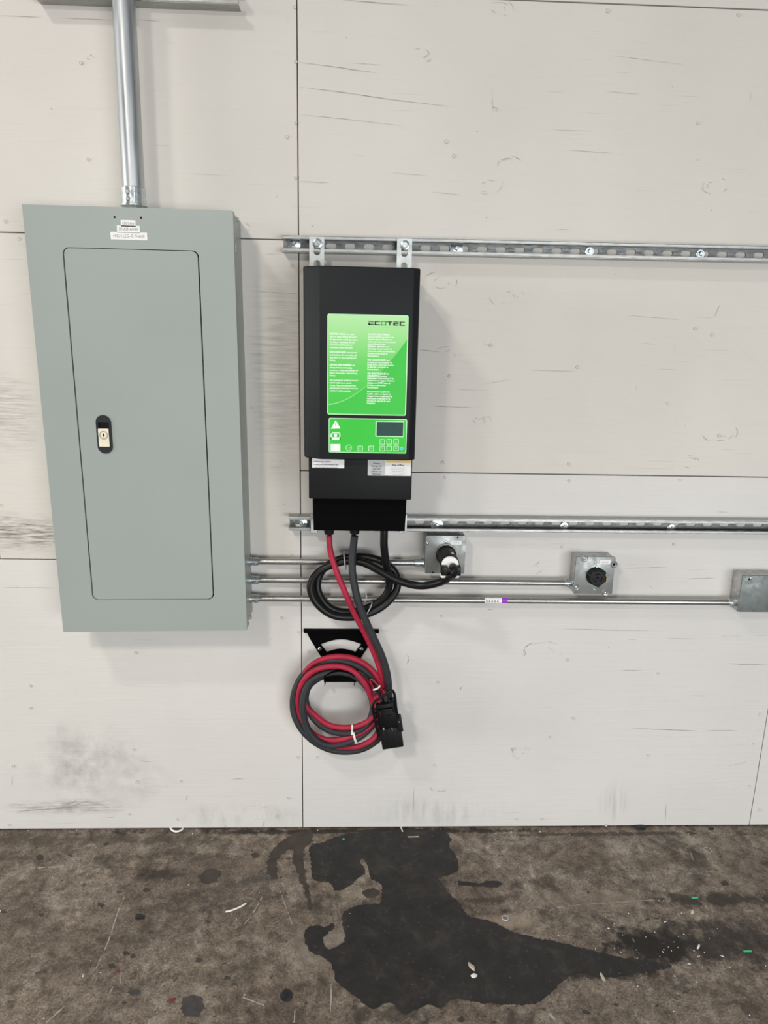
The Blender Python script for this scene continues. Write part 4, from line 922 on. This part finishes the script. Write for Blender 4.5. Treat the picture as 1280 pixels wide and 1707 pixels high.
bm = BM(); tube(bm, catmull([W(*q) for q in grey], .007), .0106, 16); obj('cable_sheath', bm, M_GREYRUB, gc, True)
def band(name, pts, w, parent, mat):
    bm = BM(); P = catmull([W(*q) for q in pts], .004); prev = None
    L = []
    for i, p in enumerate(P):
        t = (P[min(i+1, len(P)-1)]-P[max(i-1, 0)]).normalized(); s = t.cross(Vector((0, -1, 0))).normalized()*w/2
        q = [bm.verts.new(p-s), bm.verts.new(p+s), bm.verts.new(p+s+Vector((0, .0012, 0))), bm.verts.new(p-s+Vector((0, .0012, 0)))]
        if prev:
            for k in range(4): bm.faces.new((prev[k], prev[(k+1) % 4], q[(k+1) % 4], q[k]))
        else: bm.faces.new(q)
        prev = q
    bm.faces.new(prev[::-1]); return obj(name, bm, mat, parent)
tw = thing('cable_tie', W(588, 1222, .1), 'white cable tie around the bottom of the red and grey coil', 'cable tie')
band('tie_strap', [(587, 1207, .088), (587, 1209, .101), (587, 1214, .103), (586.5, 1220, .096), (586.5, 1225, .092)], .0055, tw, M_WHITE)
band('tie_strap', [(589, 1222, .092), (590, 1226, .098), (591, 1231, .098), (593, 1237, .094), (594, 1239, .090)], .0065, tw, M_WHITE)
bm = BM(); p = W(588, 1223, .098); box(bm, p.x-.005, p.x+.005, p.y-.003, p.y+.004, p.z-.004, p.z+.004, .001); obj('tie_head', bm, M_WHITE, tw, True)

# ================================================================ BATTERY CONNECTOR
CD = .118
o0 = W(646, 1196, CD)
axd = (W(652.5, 1240, CD)-W(640.5, 1168, CD)); axd.y = 0; axd.normalize()    # long axis, downwards
axr = Vector((-axd.z, 0, axd.x)); axr = axr if axr.x > 0 else -axr             # to the right
kn = thing('battery_connector', W(652, 1247, CD), 'black two-pole battery connector with a loop handle hanging on the coil', 'connector')
def LC(a, b_, d): return o0+axr*a*1.10-axd*b_*1.48+Vector((0, -d, 0))     # local: a right, b up along axis, d towards room
def lbox(bm, a0, a1, b0, b1, d0, d1, bev=.002):
    t = BM(); box(t, a0, a1, b0, b1, d0, d1, bev)
    mp = {v: bm.verts.new(LC(v.co.x, v.co.y, v.co.z)) for v in t.verts}
    for f in t.faces: bm.faces.new([mp[v] for v in f.verts])
    t.free(); return bm
mm = .00161
bm = BM(); lbox(bm, -.0275, .0275, -.028, .028, -.045, -.004, .003); hs_ = obj('housing', bm, M_PLAST, kn, True)
bm = BM(); lbox(bm, -.0285, .0305, -.075, -.026, -.042, -.008, .003); [lbox(bm, -.020+.0125*k, -.0165+.0125*k, -.072, -.030, -.009, -.0065, .0008) for k in range(4)]; obj('contact_shroud', bm, M_SHROUD, kn, True)
bm = BM(); lbox(bm, -.024, .024, -.022, .020, -.006, .0015, .0015); obj('face_plate', bm, M_PLAST, hs_, True)
bm = BM(); lbox(bm, -.024, .022, .016, .020, -.006, .006, .001); lbox(bm, -.022, -.015, .000, .018, .0005, .0045, .001); obj('face_rib', bm, M_RUB, hs_, True)
bm = BM(); lbox(bm, .002, .010, .003, .007, .0010, .0032, .001); obj('latch_tab', bm, M_DEEP, hs_, True)
for nm, a_, b2, w_, h_ in (('rivet', -.016, -.023, .0022, .0022), ('bright_clip', .007, -.026, .0011, .0038), ('rivet', .0115, .036, .0018, .0020)):
    bm = BM(); lbox(bm, a_-w_, a_+w_, b2-h_, b2+h_, .0010, .0055, .0006); obj(nm, bm, M_ZINC, hs_, True)
for b2, r in ((.012, .0085), (-.016, .006)):
    bm = BM(); lathe(bm, LC(-.028, b2, -.018), -axr, [(0, r), (.009, r), (.011, r*.7)], 16); obj('side_knob', bm, M_PLAST, hs_, True)
hp = [(-.033, -.034, .004), (-.034, -.010, .008), (-.035, .020, .012), (-.034, .034, .016), (-.027, .045, .018), (-.006, .053, .018), (.014, .061, .017), (.023, .063, .014), (.028, .057, .012), (.0285, .042, .010), (.027, .015, .006), (.029, -.004, .004)]
bm = BM(); tube(bm, catmull([LC(*q) for q in hp], .004), .0040, 12); hnd = obj('loop_handle', bm, M_PLAST, kn, True)
bm = BM(); lbox(bm, .0225, .0365, -.036, .004, -.004, .004, .003); obj('handle_lug', bm, M_BLK2, hnd, True)
bm = BM(); lathe(bm, LC(.0295, -.012, .003), FRONT, [(0, .0028), (.002, .0028), (.003, .002)], 12); obj('rivet', bm, M_ZINC, hnd, True)
bm = BM(); lbox(bm, -.037, -.029, -.040, -.022, -.010, .006, .003); obj('handle_pivot', bm, M_PLAST, hnd, True)
bm = BM(); tube(bm, catmull([LC(.012, .060, .004), LC(.010, .045, .006), LC(.012, .034, .004)], .004), .0022, 8); tube(bm, catmull([LC(.014, .034, .004), LC(.019, .024, .006), LC(.018, .012, .004)], .004), .0022, 8); obj('spring_latch', bm, M_BLK2, kn, True)
# thin red pilot wire with its white tie
bm = BM(); tube(bm, catmull([W(*q) for q in ((625, 1151, .088), (620, 1142, .094), (617, 1135, .096), (618, 1132.8, .096), (621, 1133.5, .096), (627, 1139, .096), (633, 1145, .095), (639, 1152, .094), (643, 1157, .092))], .003), .0017, 8)
pw_ = obj('pilot_wire', bm, M_REDTHIN, kn, True)
bm = BM(); tube(bm, catmull([W(*q) for q in ((622.5, 1150, .098), (627, 1148.5, .102), (631, 1146.5, .102), (633.5, 1143, .098))], .003), .0026, 8); obj('wire_tie', bm, M_WHITE, pw_, True)
bm = BM(); tube(bm, catmull([W(*q) for q in ((628, 1158, .09), (632, 1170, .094), (635, 1176, .094))], .003), .0045, 10); obj('red_lead', bm, M_RED, kn, True)
bm = BM(); tube(bm, catmull([W(*q) for q in ((640, 1150, .082), (643, 1160, .090), (645, 1172, .094))], .003), .0075, 12); obj('grey_lead', bm, M_GREYRUB, kn, True)

# ================================================================ LITTER ON THE FLOOR
def litter(name, pts_fn, mat, label, cat):
    bm = BM(); pts_fn(bm); o = obj(name, bm, mat, None, True)
    c = sum((Vector(v.co) for v in o.data.vertices), Vector())/len(o.data.vertices); c.z = 0
    for v in o.data.vertices: v.co -= c
    o.location = c; return tag(o, label, cat)
def ringfn(u, v, r, w, sx=1.0):
    def f(bm):
        p = FL(u, v); tube(bm, [(p.x+r*sx*math.cos(a), p.y+r*math.sin(a), w) for a in [2*math.pi*i/24 for i in range(24)]], w, 8, True)
    return f
def linefn(pts, w):
    def f(bm): tube(bm, catmull([Vector((FL(u, v).x, FL(u, v).y, w)) for u, v in pts], .004), w, 8)
    return f
def lumpfn(u, v, rx, ry, h, seed, ang=0):
    def f(bm):
        rnd = random.Random(seed); p = FL(u, v)
        bmesh.ops.create_icosphere(bm, subdivisions=2, radius=1.0)
        for q in bm.verts:
            k = rnd.uniform(.8, 1.15); x, y = q.co.x*rx*k, q.co.y*ry*k
            q.co = Vector((p.x+x*math.cos(ang)-y*math.sin(ang), p.y+x*math.sin(ang)+y*math.cos(ang), max(0.0, (q.co.z*.5+.5)*h*k)))
    return f
def clip_fn(bm):
    p = FL(232, 1529)
    for a in ((-.011, -.002, .004, .010, 0, .004), (-.008, .010, -.008, .001, .003, .008)): box(bm, p.x+a[0], p.x+a[1]+.006, p.y+a[2]-.002, p.y+a[3], a[4], a[5], .0008)
litter('plastic_clip', clip_fn, M_NAVY, 'small black broken plastic clip on the concrete left of the patch', 'debris')
litter('rubber_lump', lumpfn(477, 1662, .014, .017, .010, 3), M_NAVY, 'black rubber lump on the floor near the bottom edge', 'debris')
litter('washer_ring', ringfn(842, 1531.5, .0085, .0022), M_RINGD, 'small grey ring lying at the edge of the black patch', 'ring')
litter('wire_ring', ringfn(1179.5, 1417, .0105, .0008, 1.15), M_RINGD, 'thin pale wire ring on the floor near the right wall base', 'ring')
litter('plastic_hook', linefn([(284, 1381.5), (288, 1386), (294, 1387.5), (301, 1386), (305, 1382.5)], .0030), M_WHITE, 'white curved plastic hook lying at the foot of the wall', 'debris')
litter('paper_scrap', lumpfn(786, 1613, .006, .014, .006, 5, .5), M_WOOD, 'crumpled tan scrap lying on the black patch', 'debris')
litter('paper_scrap', lumpfn(790.5, 1628, .009, .006, .005, 15, .2), M_WHITE, 'small white scrap just below the tan scrap on the black patch', 'debris')
litter('wood_splinter', lumpfn(1004, 1630, .0045, .014, .005, 6, .1), M_WOOD, 'pale pointed splinter near the lower right end of the patch', 'debris')
litter('wood_splinter', lumpfn(1154, 1521, .004, .010, .004, 7, -.6), M_WOOD, 'pale splinter left of the right-hand floor edge under the green bit', 'debris')
litter('wood_splinter', lumpfn(1164, 1579, .003, .010, .004, 17, -.7), M_WHITE, 'white splinter among the dark grime at lower right', 'debris')
litter('plastic_bit', linefn([(1153, 1498), (1163, 1497.5)], .0024), M_GREENBIT, 'upper green plastic bit on the floor at right', 'debris')
litter('plastic_bit', linefn([(1239, 1587), (1252, 1587)], .0026), M_GREENBIT, 'lower green plastic bit near the right edge of the floor', 'debris')
litter('plastic_bit', lumpfn(573, 1399.5, .0045, .0045, .004, 21), M_GREENBIT, 'tiny green bit on the top left of the black patch', 'debris')
litter('zip_tie_end', linefn([(376, 1521), (385, 1519), (400, 1513), (410, 1507)], .0022), M_WHITE, 'white zip tie offcut on the concrete left of the patch', 'debris')
litter('zip_tie_end', linefn([(668, 1379.5), (671, 1387)], .0020), M_WHITE, 'white offcut at the wall base above the black patch', 'debris')
litter('wood_sliver', linefn([(680, 1396), (698, 1395.5)], .0018), M_WOOD, 'tan sliver lying near the top of the black patch', 'debris')
litter('rubber_clump', lumpfn(1067, 1381, .018, .010, .010, 8), M_NAVY, 'black clump of dirt against the wall base at right', 'debris')
litter('rubber_clump', lumpfn(1185, 1382.5, .011, .006, .006, 9), M_NAVY, 'smaller black clump against the wall base near the right seam', 'debris')
litter('red_flake', lumpfn(285, 1668, .012, .005, .003, 10, .4), M_REDBIT, 'dull red flake beside the round grey stain', 'debris')
litter('red_flake', lumpfn(196, 1620, .006, .004, .002, 11), M_REDBIT, 'small dull red flake on the concrete at lower left', 'debris')
# fine crumbs nobody could count
def crumbs(name, n, mat, seed, label, zone):
    rnd = random.Random(seed); bm = BM()
    for i in range(n):
        u, v = zone(rnd); p = FL(u, v); a = rnd.uniform(0, 6.28); l = rnd.uniform(.0007, .0022)*(2.4 if rnd.random() < .12 else 1); w = rnd.uniform(.0005, .0010)
        e = Vector((math.cos(a)*l, math.sin(a)*l, 0)); s = Vector((-math.sin(a)*w, math.cos(a)*w, 0)); h = Vector((0, 0, .0018))
        vs = [bm.verts.new(q) for q in (p-e-s, p+e-s, p+e+s, p-e+s, p+h)]
        for k in range(4): bm.faces.new((vs[k], vs[(k+1) % 4], vs[4]))
        bm.faces.new(vs[3::-1])
    return tag(obj(name, bm, mat), label, 'debris', kind='stuff')
def zone(r):
    t = r.random()
    if t < .45: return r.gauss(1080, 70), r.gauss(1575, 40)
    if t < .65: return r.uniform(0, 1280), r.uniform(1382, 1394)
    return r.uniform(0, 1280), r.uniform(1390, 1706)
crumbs('white_crumbs', 110, M_WHITE, 5, 'fine white crumbs scattered over the floor', zone)
crumbs('dark_crumbs', 240, M_NAVY, 6, 'fine black crumbs scattered over the floor', zone)
